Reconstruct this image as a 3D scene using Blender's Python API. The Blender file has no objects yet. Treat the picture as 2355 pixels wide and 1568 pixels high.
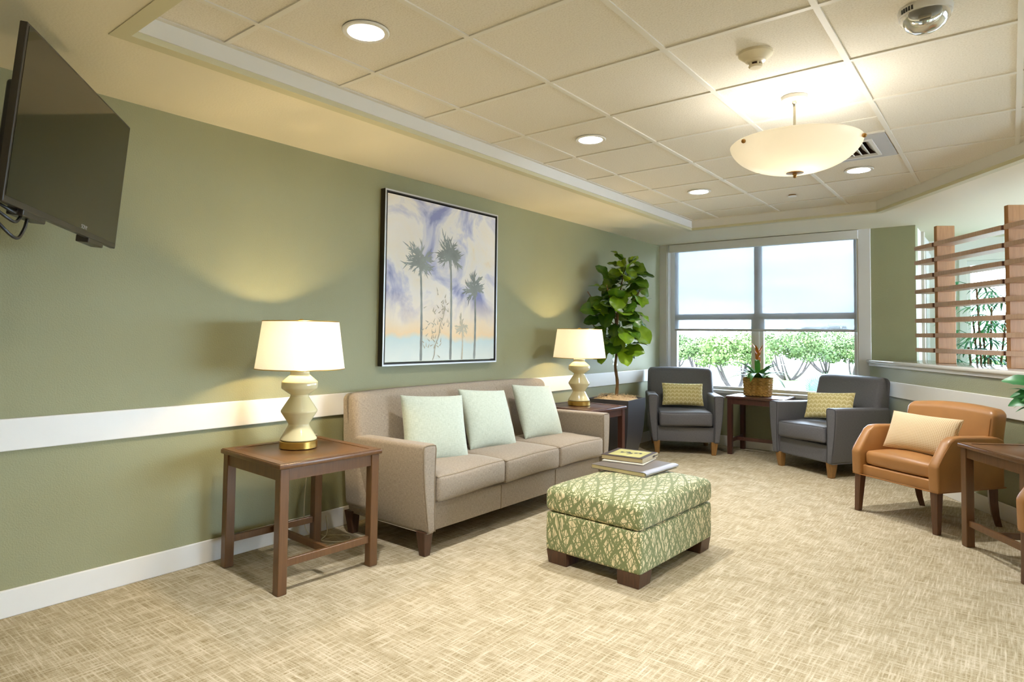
import bpy, bmesh, math, random
from mathutils import Vector, Matrix, Euler
PI = math.pi
S = bpy.context.scene
COL = S.collection
rnd = random.Random(7)

# ---------------------------------------------------------------- materials
def lin(c):
    return tuple((v / 12.92 if v <= .04045 else ((v + .055) / 1.055) ** 2.4) for v in c)
def rgb(r, g, b):
    return lin((r / 255., g / 255., b / 255.)) + (1.,)

class NT:
    def __init__(s, name):
        s.m = bpy.data.materials.new(name); s.m.use_nodes = True
        s.t = s.m.node_tree; s.n = s.t.nodes; s.l = s.t.links
        s.b = s.n['Principled BSDF']; s.out = s.n['Material Output']
    def add(s, typ, **kw):
        n = s.n.new(typ)
        for k, v in kw.items():
            if k in n.inputs.keys() if isinstance(k, str) else False:
                n.inputs[k].default_value = v
            else:
                setattr(n, k, v)
        return n
    def link(s, a, b): s.l.new(a, b)
    def coord(s, kind='Object', scale=(1, 1, 1), rot=(0, 0, 0), loc=(0, 0, 0)):
        tc = s.n.new('ShaderNodeTexCoord'); mp = s.n.new('ShaderNodeMapping')
        mp.inputs['Scale'].default_value = scale; mp.inputs['Rotation'].default_value = rot
        mp.inputs['Location'].default_value = loc
        s.link(tc.outputs[kind], mp.inputs['Vector']); return mp.outputs['Vector']
    def noise(s, vec, scale, detail=2., rough=.5, dist=0.):
        n = s.n.new('ShaderNodeTexNoise'); n.inputs['Scale'].default_value = scale
        n.inputs['Detail'].default_value = detail; n.inputs['Roughness'].default_value = rough
        n.inputs['Distortion'].default_value = dist
        s.link(vec, n.inputs['Vector']); return n.outputs['Fac']
    def wave(s, vec, scale, dist=0., detail=0., dscale=1.):
        n = s.n.new('ShaderNodeTexWave'); n.inputs['Scale'].default_value = scale
        n.inputs['Distortion'].default_value = dist; n.inputs['Detail'].default_value = detail
        n.inputs['Detail Scale'].default_value = dscale
        s.link(vec, n.inputs['Vector']); return n.outputs['Fac']
    def ramp(s, fac, stops, interp='LINEAR'):
        r = s.n.new('ShaderNodeValToRGB'); r.color_ramp.interpolation = interp
        e = r.color_ramp.elements
        while len(e) < len(stops): e.new(.5)
        for el, (p, c) in zip(e, stops): el.position = p; el.color = c
        s.link(fac, r.inputs['Fac']); return r.outputs['Color']
    def math(s, op, a, b=None, c=None):
        n = s.n.new('ShaderNodeMath'); n.operation = op
        for i, v in enumerate((a, b, c)):
            if v is None: continue
            if isinstance(v, (int, float)): n.inputs[i].default_value = v
            else: s.link(v, n.inputs[i])
        return n.outputs[0]
    def mix(s, fac, a, b):
        n = s.n.new('ShaderNodeMix'); n.data_type = 'RGBA'
        for i, v in ((0, fac), (6, a), (7, b)):
            if isinstance(v, (int, float, tuple)): n.inputs[i].default_value = v
            else: s.link(v, n.inputs[i])
        return n.outputs[2]
    def bump(s, h, strength=.3, dist=.01):
        n = s.n.new('ShaderNodeBump'); n.inputs['Strength'].default_value = strength
        n.inputs['Distance'].default_value = dist
        s.link(h, n.inputs['Height']); s.link(n.outputs['Normal'], s.b.inputs['Normal'])
    def col(s, c):
        if isinstance(c, tuple): s.b.inputs['Base Color'].default_value = c
        else: s.link(c, s.b.inputs['Base Color'])
    def rough(s, r, spec=.5):
        s.b.inputs['Roughness'].default_value = r
        s.b.inputs['Specular IOR Level'].default_value = spec

def M_plain(name, c, rough=.5, spec=.5, metal=0., bump=None, var=.06):
    t = NT(name); t.rough(rough, spec); t.b.inputs['Metallic'].default_value = metal
    v = t.coord()
    f = t.noise(v, 6., 3.)
    d = tuple(max(0, x * (1 - var)) for x in c[:3]) + (1.,); u = tuple(min(1, x * (1 + var)) for x in c[:3]) + (1.,)
    t.col(t.ramp(f, [(.3, d), (.7, u)]))
    if bump: t.bump(t.noise(v, bump[0], 2.), bump[1], bump[2])
    return t.m
def M_emit(name, c, strength):
    t = NT(name); t.b.inputs['Emission Color'].default_value = c
    t.b.inputs['Emission Strength'].default_value = strength; t.col(c); return t.m

def M_wood(name, c1, c2, rough=.35, scale=1.):
    t = NT(name); t.rough(rough)
    v = t.coord('Object', (22 * scale, 22 * scale, 1.6 * scale))
    f = t.noise(v, 3., 5., .6, .6)
    t.col(t.ramp(f, [(.3, c1), (.7, c2)])); t.bump(f, .06, .002); return t.m

def M_fabric(name, c1, c2, scale=260., rough=.85, bump=.25, sheen=.2, heather=True):
    t = NT(name); t.rough(rough, .3); t.b.inputs['Sheen Weight'].default_value = sheen
    va = t.coord('UV', (1, .12, 1)); vb = t.coord('UV', (.12, 1, 1))
    a = t.noise(va, scale, 2.); b = t.noise(vb, scale, 2.)
    f = t.math('MULTIPLY', t.math('ADD', a, b), .5)
    if heather: t.col(t.ramp(f, [(.36, c1), (.62, c2)]))
    else: t.col(c1)
    t.bump(f, bump, .002); return t.m

MAT = {}
def build_materials():
    m = MAT
    # sage painted wall, orange peel
    t = NT('sage_paint'); t.rough(.55, .4); v = t.coord()
    t.col(t.ramp(t.noise(v, 1.6, 3.), [(.3, rgb(148, 148, 113)), (.7, rgb(152, 152, 118))]))
    t.bump(t.noise(v, 140., 2., .5), .32, .005); m['sage'] = t.m
    t = NT('white_wall_paint'); t.rough(.6, .3); v = t.coord()
    t.col(rgb(232, 230, 222)); t.bump(t.noise(v, 110., 2.), .2, .004); m['whitewall'] = t.m
    t = NT('soffit_paint'); t.rough(.65, .3); v = t.coord()
    t.col(rgb(238, 230, 206)); t.bump(t.noise(v, 90., 2.), .2, .005); m['soffit'] = t.m
    m['white'] = M_plain('white_trim', rgb(236, 234, 228), .35, .5, var=.01)
    m['white2'] = M_plain('grey_white_trim', rgb(226, 225, 220), .4, .5, var=.01)
    m['cove'] = M_plain('cove_lip_paint', rgb(212, 206, 172), .5, .4, var=.01)
    # mineral ceiling tile
    t = NT('ceiling_tile'); t.rough(.95, .1); v = t.coord()
    f = t.noise(v, 130., 4., .7); t.col(t.ramp(f, [(.25, rgb(208, 201, 184)), (.5, rgb(228, 222, 208)), (.8, rgb(236, 232, 220))]))
    t.bump(f, .35, .006); m['tile'] = t.m
    m['tbar'] = M_plain('ceiling_grid_white', rgb(228, 224, 212), .5, .4, var=.01)
    # carpet
    t = NT('woven_carpet'); t.rough(1., .08); 
    v1 = t.coord('Object', (1, .055, 1)); v2 = t.coord('Object', (.055, 1, 1), loc=(3.1, 1.7, 0)); v3 = t.coord()
    a = t.noise(v1, 105., 3., .6); b = t.noise(v2, 105., 3., .6)
    a2 = t.noise(v1, 150., 2., .6); b2 = t.noise(v2, 150., 2., .6)
    sel = t.noise(v3, 7., 3., .6)
    hi = t.math('MAXIMUM', a, b); lo = t.math('MAXIMUM', a2, b2)
    f = t.math('ADD', t.math('MULTIPLY', hi, .62), t.math('MULTIPLY', lo, .38))
    f = t.math('ADD', f, t.math('MULTIPLY', t.math('SUBTRACT', sel, .5), .16))
    t.col(t.ramp(f, [(.42, rgb(138, 124, 94)), (.52, rgb(168, 155, 128)), (.60, rgb(189, 177, 153)), (.72, rgb(212, 202, 182))]))
    t.bump(t.math('ADD', f, t.math('MULTIPLY', t.noise(v3, 420., 2.), .5)), .35, .006); m['carpet'] = t.m
    m['walnut'] = M_wood('walnut_stain', rgb(92, 62, 36), rgb(108, 75, 44), .3)
    m['darkwood'] = M_wood('espresso_wood', rgb(58, 38, 26), rgb(88, 58, 40), .4)
    m['mahog'] = M_wood('mahogany_stain', rgb(70, 42, 34), rgb(84, 52, 42), .3)
    m['oak'] = M_wood('honey_oak', rgb(124, 90, 48), rgb(156, 116, 66), .45)
    m['sofa'] = M_fabric('taupe_sofa_fabric', rgb(126, 114, 100), rgb(160, 147, 131), 420.)
    m['sofapipe'] = M_plain('taupe_piping', rgb(132, 118, 98), .8, .3)
    m['grey'] = M_fabric('charcoal_chair_fabric', rgb(92, 92, 97), rgb(106, 106, 112), 420., .5, .08, .1)
    m['greypipe'] = M_plain('charcoal_piping', rgb(66, 66, 70), .6, .4)
    m['tan'] = M_plain('tan_leather', rgb(168, 120, 72), .36, .5, bump=(240., .05, .002), var=.08)
    m['tanpipe'] = M_plain('tan_piping', rgb(158, 104, 52), .4, .5)
    m['aqua'] = M_fabric('pale_aqua_linen', rgb(174, 185, 170), rgb(198, 207, 194), 300., .9, .25, .25)
    m['brass'] = M_plain('brushed_brass', rgb(214, 178, 96), .28, .5, 1.)
    m['oldbrass'] = M_plain('aged_brass', rgb(150, 112, 62), .35, .5, 1.)
    m['cream'] = M_plain('cream_ceramic', rgb(232, 220, 172), .12, .6, var=.01)
    m['black'] = M_plain('black_plastic', rgb(16, 16, 16), .4, .5)
    m['bezel'] = M_plain('dark_bezel', rgb(44, 38, 30), .35, .5)
    t = NT('tv_glass'); t.col(rgb(26, 23, 14)); t.rough(.06, .45); t.b.inputs['Coat Weight'].default_value = .12; t.b.inputs['Coat Roughness'].default_value = .04; m['screen'] = t.m
    m['planter'] = M_plain('dark_slate_planter', rgb(52, 52, 58), .35, .5, bump=(150., .08, .003))
    m['moss'] = M_plain('spanish_moss', rgb(206, 182, 148), .95, .1, bump=(60., .8, .02), var=.3)
    m['bark'] = M_plain('fig_bark', rgb(108, 84, 58), .85, .2, bump=(50., .6, .01), var=.3)
    # leaves with per-leaf tint attribute
    for nm, dark, light, ro in (('figleaf', rgb(30, 74, 16), rgb(140, 172, 26), .3), ('bromleaf', rgb(30, 80, 24), rgb(96, 156, 56), .35),
                            ('palmleaf', rgb(12, 96, 58), rgb(84, 176, 92), .4), ('treeleaf', rgb(44, 62, 34), rgb(90, 110, 54), .9), ('fanleaf', rgb(34, 66, 46), rgb(64, 92, 66), .7)):
        t = NT(nm); t.rough(ro, .5)
        at = t.n.new('ShaderNodeAttribute'); at.attribute_name = 'tint'
        t.col(t.ramp(at.outputs['Fac'], [(0., dark), (1., light)]))
        t.b.inputs['Subsurface Weight'].default_value = 0.
        tr = t.n.new('ShaderNodeBsdfTranslucent'); mx = t.n.new('ShaderNodeMixShader'); mx.inputs[0].default_value = .08
        t.link(t.ramp(at.outputs['Fac'], [(0., dark), (1., light)]), tr.inputs['Color'])
        t.link(t.b.outputs[0], mx.inputs[1]); t.link(tr.outputs[0], mx.inputs[2]); t.link(mx.outputs[0], t.out.inputs['Surface'])
        m[nm] = t.m
    m['vein'] = M_plain('leaf_vein', rgb(150, 176, 70), .5, .4)
    m['flower'] = M_plain('bromeliad_bract', rgb(186, 104, 34), .45, .4, var=.25)
    m['wicker'] = M_plain('wicker_strand', rgb(186, 148, 84), .7, .3, bump=(90., .4, .004), var=.3)
    m['paper'] = M_plain('page_edges', rgb(218, 202, 158), .8, .2)
    m['paperw'] = M_plain('white_paper', rgb(238, 232, 216), .7, .2)
    m['jacket'] = M_plain('grey_dust_jacket', rgb(112, 104, 100), .35, .5)
    m['jacket2'] = M_plain('pale_dust_jacket', rgb(176, 178, 190), .3, .5)
    m['bookdark'] = M_plain('dark_plum_cover', rgb(66, 52, 52), .4, .5)
    m['bookyel'] = M_plain('cover_yellow', rgb(186, 180, 116), .4, .4, var=.2)
    m['ink'] = M_plain('cover_ink', rgb(60, 56, 66), .5, .4)
    m['spine'] = M_plain('cream_spine', rgb(222, 210, 178), .5, .4)
    m['cedar'] = M_wood('cedar_board', rgb(148, 100, 50), rgb(170, 120, 66), .5)
    m['slat'] = M_wood('pale_cedar_slat', rgb(186, 152, 126), rgb(206, 174, 148), .4)
    m['cedard'] = M_wood('cedar_endgrain', rgb(84, 50, 38), rgb(112, 70, 52), .6)
    m['glossledge'] = M_plain('glossy_ledge', rgb(226, 226, 222), .06, .7, var=.01)
    m['beige'] = M_plain('beige_pier_paint', rgb(206, 198, 184), .6, .3, var=.01)
    m['metal'] = M_plain('satin_nickel', rgb(196, 188, 168), .3, .5, 1.)
    m['plasticw'] = M_plain('ivory_plastic', rgb(222, 210, 180), .35, .5, var=.01)
    m['reflector'] = M_plain('white_reflector', rgb(240, 240, 236), .2, .5, var=.01)
    m['lens'] = M_emit('downlight_lens', (1., .95, .86, 1.), 9.)
    m['bulb'] = M_emit('lamp_bulb_glass', (1., .82, .56, 1.), 14.)
    m['vent'] = M_plain('vent_panel_grey', rgb(186, 186, 188), .5, .4, var=.01)
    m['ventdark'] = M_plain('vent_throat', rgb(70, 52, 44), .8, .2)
    m['canvasside'] = M_plain('frame_black', rgb(38, 34, 28), .5, .4)
    m['silver'] = M_plain('silver_frame', rgb(206, 206, 206), .35, .5, .6, var=.01)
    m['cord'] = M_plain('clear_lamp_cord', rgb(214, 204, 170), .4, .5)
    m['ground'] = M_plain('pale_paving', rgb(128, 128, 124), .9, .1, var=.12)
    m['grass'] = M_plain('lawn', rgb(92, 108, 68), .9, .1, var=.25)
    m['trunk'] = M_plain('tree_bark', rgb(70, 64, 62), .9, .1, var=.2)
    m['hull'] = M_plain('planter_white', rgb(224, 222, 216), .4, .4)
    # glass
    t = NT('window_glass'); t.n.remove(t.b)
    tr = t.n.new('ShaderNodeBsdfTransparent'); gl = t.n.new('ShaderNodeBsdfGlossy'); gl.inputs['Roughness'].default_value = .02
    fr = t.n.new('ShaderNodeFresnel'); fr.inputs['IOR'].default_value = 1.35; mx = t.n.new('ShaderNodeMixShader')
    t.link(fr.outputs[0], mx.inputs[0]); t.link(tr.outputs[0], mx.inputs[1]); t.link(gl.outputs[0], mx.inputs[2]); t.link(mx.outputs[0], t.out.inputs['Surface']); m['glass'] = t.m
    # clear dome of the strobe
    t = NT('clear_dome'); t.b.inputs['Transmission Weight'].default_value = .85; t.rough(.08); t.col(rgb(240, 238, 226)); m['dome'] = t.m
    # solar screen fabric
    t = NT('solar_screen'); t.n.remove(t.b)
    tr = t.n.new('ShaderNodeBsdfTransparent'); tl = t.n.new('ShaderNodeBsdfTranslucent'); df = t.n.new('ShaderNodeBsdfDiffuse')
    v = t.coord('Object', (1, 1, 1)); w1 = t.wave(v, 90.); vz = t.coord('Object', (1, 1, 1), (0, PI / 2, 0)); w2 = t.wave(vz, 90.)
    op = t.math('MULTIPLY', t.math('ADD', w1, w2), .06)
    fac = t.math('SUBTRACT', .235, t.math('MULTIPLY', op, .4))
    tl.inputs['Color'].default_value = (.22, .23, .24, 1); df.inputs['Color'].default_value = (.74, .75, .76, 1)
    tr.inputs['Color'].default_value = (.90, .95, 1., 1)
    m1 = t.n.new('ShaderNodeMixShader'); m1.inputs[0].default_value = .45; t.link(df.outputs[0], m1.inputs[1]); t.link(tl.outputs[0], m1.inputs[2])
    m2 = t.n.new('ShaderNodeMixShader'); t.link(fac, m2.inputs[0]); t.link(m1.outputs[0], m2.inputs[1]); t.link(tr.outputs[0], m2.inputs[2]); t.link(m2.outputs[0], t.out.inputs['Surface']); m['shadecloth'] = t.m
    # lamp shade / alabaster bowl
    for nm, c, mixf in (('lampshade', (.93, .90, .83, 1), .2), ('alabaster', (.95, .91, .82, 1), .6)):
        t = NT(nm); v = t.coord(); f = t.noise(v, 180. if nm == 'lampshade' else 5., 3.)
        cc = t.ramp(f, [(.2, tuple(x * .94 for x in c[:3]) + (1,)), (.8, c)])
        t.col(cc); t.rough(.8 if nm == 'lampshade' else .25, .3)
        tl = t.n.new('ShaderNodeBsdfTranslucent'); t.link(cc, tl.inputs['Color'])
        mx = t.n.new('ShaderNodeMixShader'); mx.inputs[0].default_value = mixf
        t.link(t.b.outputs[0], mx.inputs[1]); t.link(tl.outputs[0], mx.inputs[2]); t.link(mx.outputs[0], t.out.inputs['Surface']); m[nm] = t.m
    # ottoman print: brushed criss-cross strokes
    t = NT('thatch_print'); t.rough(.8, .3); t.b.inputs['Sheen Weight'].default_value = .2
    acc = None
    for i, (ang, sc, th, dist, msk) in enumerate(((33, 4.2, .92, 1.4, .42), (-30, 3.8, .92, 1.6, .42), (50, 5., .94, 1.5, .46), (-16, 5., .94, 1.5, .44), (14, 8., .955, 1., .42), (-24, 9., .955, 1.1, .42), (40, 10., .96, 1.2, .44), (-48, 9., .96, 1.2, .44), (5, 11., .96, .8, .44), (68, 8., .97, 1.4, .5), (-9, 12., .96, .9, .44))):
        v = t.coord('UV', (1, 1, 1), (0, 0, math.radians(ang)), (i * 3.7, i * 1.9, 0))
        w = t.wave(v, sc, dist, 1.5, .9)
        vm = t.coord('UV', (7, 2.6, 1), (0, 0, math.radians(ang)), (i * 1.3, i * 5.1, 0))
        k = t.math('GREATER_THAN', t.noise(vm, 1., 2.), msk)
        ln = t.math('MULTIPLY', t.math('GREATER_THAN', w, th), k)
        acc = ln if acc is None else t.math('MAXIMUM', acc, ln)
    t.col(t.mix(acc, rgb(226, 214, 174), rgb(122, 131, 88))); m['thatch'] = t.m
    # gold chevron cushion
    t = NT('gold_chevron'); t.rough(.85, .2)
    tc = t.n.new('ShaderNodeTexCoord'); sp = t.n.new('ShaderNodeSeparateXYZ'); t.link(tc.outputs['UV'], sp.inputs[0])
    fx = t.math('ABSOLUTE', t.math('SUBTRACT', t.math('FRACT', t.math('MULTIPLY', sp.outputs[0], 22.)), .5))
    ph = t.math('FRACT', t.math('ADD', t.math('MULTIPLY', sp.outputs[1], 23.), t.math('MULTIPLY', fx, 1.0)))
    line = t.math('LESS_THAN', ph, .28)
    sep = t.math('GREATER_THAN', fx, .46)
    shade = t.ramp(ph, [(.3, rgb(202, 186, 122)), (1., rgb(220, 207, 150))])
    t.col(t.mix(t.math('MAXIMUM', line, sep), shade, rgb(236, 226, 182))); m['chevron'] = t.m
    # dotted cream cushion
    t = NT('dotted_cream'); t.rough(.85, .2)
    tc = t.n.new('ShaderNodeTexCoord'); sp = t.n.new('ShaderNodeSeparateXYZ'); mp = t.n.new('ShaderNodeMapping'); mp.inputs['Rotation'].default_value = (0, 0, PI / 4)
    t.link(tc.outputs['UV'], mp.inputs[0]); t.link(mp.outputs[0], sp.inputs[0])
    q = t.math('MULTIPLY', t.math('SINE', t.math('MULTIPLY', sp.outputs[0], 400.)), t.math('SINE', t.math('MULTIPLY', sp.outputs[1], 400.)))
    t.col(t.mix(t.math('GREATER_THAN', q, .38), rgb(226, 206, 172), rgb(190, 152, 106))); m['dots'] = t.m
    # painted sky (object space of the painting: y right, z up)
    t = NT('painted_sky'); t.rough(.7, .3)
    v = t.coord('Object', (1, 1, 1)); sp = t.n.new('ShaderNodeSeparateXYZ'); t.link(v, sp.inputs[0])
    n1 = t.noise(v, 2.6, 5., .55, .7)
    cl = t.ramp(n1, [(.36, rgb(140, 146, 190)), (.45, rgb(196, 198, 218)), (.54, rgb(238, 234, 228)), (.66, rgb(240, 232, 216)), (.78, rgb(238, 214, 176))])
    n2 = t.noise(v, 5., 3.)
    zz = t.math('ADD', sp.outputs[2], t.math('MULTIPLY', t.math('SUBTRACT', n2, .5), .16))
    up = t.ramp(t.math('ADD', t.math('MULTIPLY', zz, .8), .5), [(.24, (0, 0, 0, 1)), (.42, (1, 1, 1, 1))])
    low = t.ramp(t.math('ADD', t.math('MULTIPLY', zz, .8), .5), [(.02, rgb(226, 232, 224)), (.14, rgb(206, 222, 220)), (.18, rgb(240, 214, 174)), (.28, rgb(240, 226, 204))])
    t.col(t.mix(up, low, cl)); m['sky_art'] = t.m
    m['palm_ink'] = M_plain('painted_palm', rgb(146, 152, 148), .7, .2, var=.25)
    m['palm_ink2'] = M_plain('painted_palm_pale', rgb(190, 184, 164), .7, .2, var=.2)
build_materials()

# ---------------------------------------------------------------- mesh helpers
def finish(bm, name, mat, parent=None, smooth=True, loc=None, rot=None, kind=None, autosmooth=True):
    bm.normal_update()
    uv = bm.loops.layers.uv.verify()
    for f in bm.faces:
        n = f.normal; ax = max(range(3), key=lambda i: abs(n[i]))
        for l in f.loops:
            c = l.vert.co
            l[uv].uv = (c.y, c.z) if ax == 0 else ((c.x, c.z) if ax == 1 else (c.x, c.y))
        f.smooth = smooth
    if smooth and autosmooth:
        for e in bm.edges:
            if len(e.link_faces) == 2 and e.calc_face_angle(0) > .7: e.smooth = False
    me = bpy.data.meshes.new(name); bm.to_mesh(me); bm.free()
    for mm in (mat if isinstance(mat, (list, tuple)) else [mat]): me.materials.append(MAT[mm] if isinstance(mm, str) else mm)
    o = bpy.data.objects.new(name, me); COL.objects.link(o)
    if loc is not None: o.location = loc
    if rot is not None: o.rotation_euler = rot
    if parent: o.parent = parent
    if kind: o['kind'] = kind
    return o
def thing(name, label, cat, loc=(0, 0, 0), rz=0., group=None, rot=None):
    o = bpy.data.objects.new(name, None); COL.objects.link(o); o.empty_display_size = .1
    o.location = loc; o.rotation_euler = rot if rot else (0, 0, rz)
    tag(o, label, cat, group); return o
def tag(o, label, cat, group=None):
    o['label'] = label; o['category'] = cat
    if group: o['group'] = group
    return o
def mat_idx(bm, n0, idx):
    for f in list(bm.faces)[n0:]: f.material_index = idx

def add_verts_faces(bm, vs, fs):
    V = [bm.verts.new(v) for v in vs]
    out = []
    for f in fs:
        try: out.append(bm.faces.new([V[i] for i in f]))
        except ValueError: pass
    return V, out
def box(bm, x0, x1, y0, y1, z0, z1, bev=0., seg=2, M=None):
    vs = [(x, y, z) for z in (z0, z1) for y in (y0, y1) for x in (x0, x1)]
    V, F = add_verts_faces(bm, vs, [(0, 2, 3, 1), (4, 5, 7, 6), (0, 1, 5, 4), (2, 6, 7, 3), (0, 4, 6, 2), (1, 3, 7, 5)])
    if M is not None:
        for v in V: v.co = M @ v.co
    if bev > 0:
        es = set(e for f in F for e in f.edges)
        bmesh.ops.bevel(bm, geom=list(es), offset=bev, segments=seg, profile=.5, affect='EDGES')
    return bm
def prism(bm, poly, z0, z1, M=None, bev=0., seg=2):
    n = len(poly)
    vs = [(p[0], p[1], z0) for p in poly] + [(p[0], p[1], z1) for p in poly]
    fs = [tuple(range(n - 1, -1, -1)), tuple(range(n, 2 * n))] + [(i, (i + 1) % n, n + (i + 1) % n, n + i) for i in range(n)]
    V, F = add_verts_faces(bm, vs, fs)
    if M is not None:
        for v in V: v.co = M @ v.co
    bmesh.ops.recalc_face_normals(bm, faces=F)
    if bev > 0:
        es = set(e for f in F for e in f.edges)
        bmesh.ops.bevel(bm, geom=list(es), offset=bev, segments=seg, profile=.5, affect='EDGES')
    return bm
def taperbox(bm, c0, s0, z0, c1, s1, z1, bev=.004):
    vs = []
    for c, s, z in ((c0, s0, z0), (c1, s1, z1)):
        for dy in (-1, 1):
            for dx in (-1, 1): vs.append((c[0] + dx * s[0] / 2, c[1] + dy * s[1] / 2, z))
    V, F = add_verts_faces(bm, vs, [(0, 2, 3, 1), (4, 5, 7, 6), (0, 1, 5, 4), (2, 6, 7, 3), (0, 4, 6, 2), (1, 3, 7, 5)])
    if bev > 0: bmesh.ops.bevel(bm, geom=list(set(e for f in F for e in f.edges)), offset=bev, segments=2, profile=.5, affect='EDGES')
    return bm
def rbox(bm, size, r, seg=(6, 6, 6), arc=3, deform=None, center=(0, 0, 0)):
    """rounded box made of a grid, deform(u,v,w,co)->co with u,v,w in -1..1"""
    h = [s / 2 for s in size]
    ax = []
    for i in range(3):
        rr = min(r, h[i] * .98); inner = h[i] - rr; L = []
        for k in range(arc): L.append(-inner - rr * math.tan(PI / 4 * (1 - k / arc)))
        for k in range(seg[i] + 1): L.append(-inner + 2 * inner * k / seg[i])
        for k in range(1, arc + 1): L.append(inner + rr * math.tan(PI / 4 * k / arc))
        ax.append(L)
    ids = {}
    def vid(i, j, k):
        key = (i, j, k)
        if key not in ids:
            p = [ax[0][i], ax[1][j], ax[2][k]]
            q = [max(-(h[a] - min(r, h[a] * .98)), min(h[a] - min(r, h[a] * .98), p[a])) for a in range(3)]
            d = Vector([p[a] - q[a] for a in range(3)])
            if d.length > 1e-9:
                d.normalize()
            co = Vector([q[a] + d[a] * min(r, h[a] * .98) for a in range(3)])
            if deform:
                co = Vector(deform(p[0] / h[0], p[1] / h[1], p[2] / h[2], co))
            ids[key] = bm.verts.new(co + Vector(center))
        return ids[key]
    n = [len(a) - 1 for a in ax]
    def face(a): 
        try: bm.faces.new(a)
        except ValueError: pass
    for i in range(n[0]):
        for j in range(n[1]):
            face([vid(i, j, 0), vid(i, j + 1, 0), vid(i + 1, j + 1, 0), vid(i + 1, j, 0)])
            face([vid(i, j, n[2]), vid(i + 1, j, n[2]), vid(i + 1, j + 1, n[2]), vid(i, j + 1, n[2])])
    for i in range(n[0]):
        for k in range(n[2]):
            face([vid(i, 0, k), vid(i + 1, 0, k), vid(i + 1, 0, k + 1), vid(i, 0, k + 1)])
            face([vid(i, n[1], k), vid(i, n[1], k + 1), vid(i + 1, n[1], k + 1), vid(i + 1, n[1], k)])
    for j in range(n[1]):
        for k in range(n[2]):
            face([vid(0, j, k), vid(0, j, k + 1), vid(0, j + 1, k + 1), vid(0, j + 1, k)])
            face([vid(n[0], j, k), vid(n[0], j + 1, k), vid(n[0], j + 1, k + 1), vid(n[0], j, k + 1)])
    return bm
def tube(bm, pts, r, n=6, closed=False, caps=True):
    P = [Vector(p) for p in pts]; m = len(P)
    rad = r if isinstance(r, (list, tuple)) else [r] * m
    rings = []; up = None
    for i in range(m):
        a = P[(i - 1) % m] if (closed or i > 0) else P[i]; b = P[(i + 1) % m] if (closed or i < m - 1) else P[i]
        t = (b - a); t = t.normalized() if t.length > 1e-9 else Vector((0, 0, 1))
        if up is None:
            up = Vector((0, 0, 1)) if abs(t.z) < .9 else Vector((1, 0, 0))
        x = t.cross(up)
        if x.length < 1e-6: x = t.orthogonal()
        x.normalize(); up = x.cross(t).normalized()
        rings.append([bm.verts.new(P[i] + (x * math.cos(2 * PI * k / n) + up * math.sin(2 * PI * k / n)) * rad[i]) for k in range(n)])
    cnt = m if closed else m - 1
    for i in range(cnt):
        A = rings[i]; B = rings[(i + 1) % m]
        for k in range(n):
            bm.faces.new([A[k], A[(k + 1) % n], B[(k + 1) % n], B[k]])
    if caps and not closed:
        bm.faces.new(rings[0][::-1]); bm.faces.new(rings[-1])
    return bm
def lathe(bm, prof, n=40, center=(0, 0, 0), cap0=True, cap1=True):
    rings = []
    for r, z in prof:
        rings.append([bm.verts.new((center[0] + r * math.cos(2 * PI * k / n), center[1] + r * math.sin(2 * PI * k / n), center[2] + z)) for k in range(n)])
    for A, B in zip(rings, rings[1:]):
        for k in range(n): bm.faces.new([A[k], A[(k + 1) % n], B[(k + 1) % n], B[k]])
    if cap0: bm.faces.new(rings[0][::-1])
    if cap1: bm.faces.new(rings[-1])
    return bm
def sphere(bm, c, r, u=12, v=8, sc=(1, 1, 1)):
    bmesh.ops.create_uvsphere(bm, u_segments=u, v_segments=v, radius=r, matrix=Matrix.Translation(c) @ Matrix.Diagonal((*sc, 1)))
    return bm
def NB(): return bmesh.new()
def catmull(pts, k=6, closed=False):
    P = [Vector(p) for p in pts]; n = len(P); out = []
    rng = n if closed else n - 1
    for i in range(rng):
        p0 = P[(i - 1) % n] if closed or i > 0 else P[i]; p1 = P[i]; p2 = P[(i + 1) % n]; p3 = P[(i + 2) % n] if closed or i < n - 2 else p2
        for j in range(k):
            t = j / k
            out.append(.5 * ((2 * p1) + (p2 - p0) * t + (2 * p0 - 5 * p1 + 4 * p2 - p3) * t * t + (3 * p1 - p0 - 3 * p2 + p3) * t ** 3))
    if not closed: out.append(P[-1])
    return out
def tinted(o, tints):
    """per-face-group tint stored as point float attribute"""
    a = o.data.attributes.new('tint', 'FLOAT', 'POINT')
    a.data.foreach_set('value', tints); return o
def light(name, kind, loc, energy, color=(1, .8, .55), radius=.05, parent=None, **kw):
    l = bpy.data.lights.new(name, kind); l.energy = energy; l.color = color
    if kind in ('POINT', 'SPOT'): l.shadow_soft_size = radius
    for k, v in kw.items(): setattr(l, k, v)
    o = bpy.data.objects.new(name, l); COL.objects.link(o); o.location = loc
    if parent: o.parent = parent
    return o
SKY, SUN, EXPO = 26.0, 8.0, 0.12
# ---------------------------------------------------------------- camera
cam = bpy.data.cameras.new('camera'); cam.sensor_width = 36.; cam.sensor_fit = 'HORIZONTAL'
cam.lens = 1455.32408 * 36. / 2355.
cam.shift_x = -(1143.7775 - 1177.5) / 2355.; cam.shift_y = (712.764 - 784.) / 2355.
cam.clip_start = .05; cam.clip_end = 400.
co = bpy.data.objects.new('camera', cam); COL.objects.link(co)
co.location = (3.47971, -1.36284589, 1.27974); co.rotation_euler = (1.60966189, -.0128205518, .681209267)
S.camera = co

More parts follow.
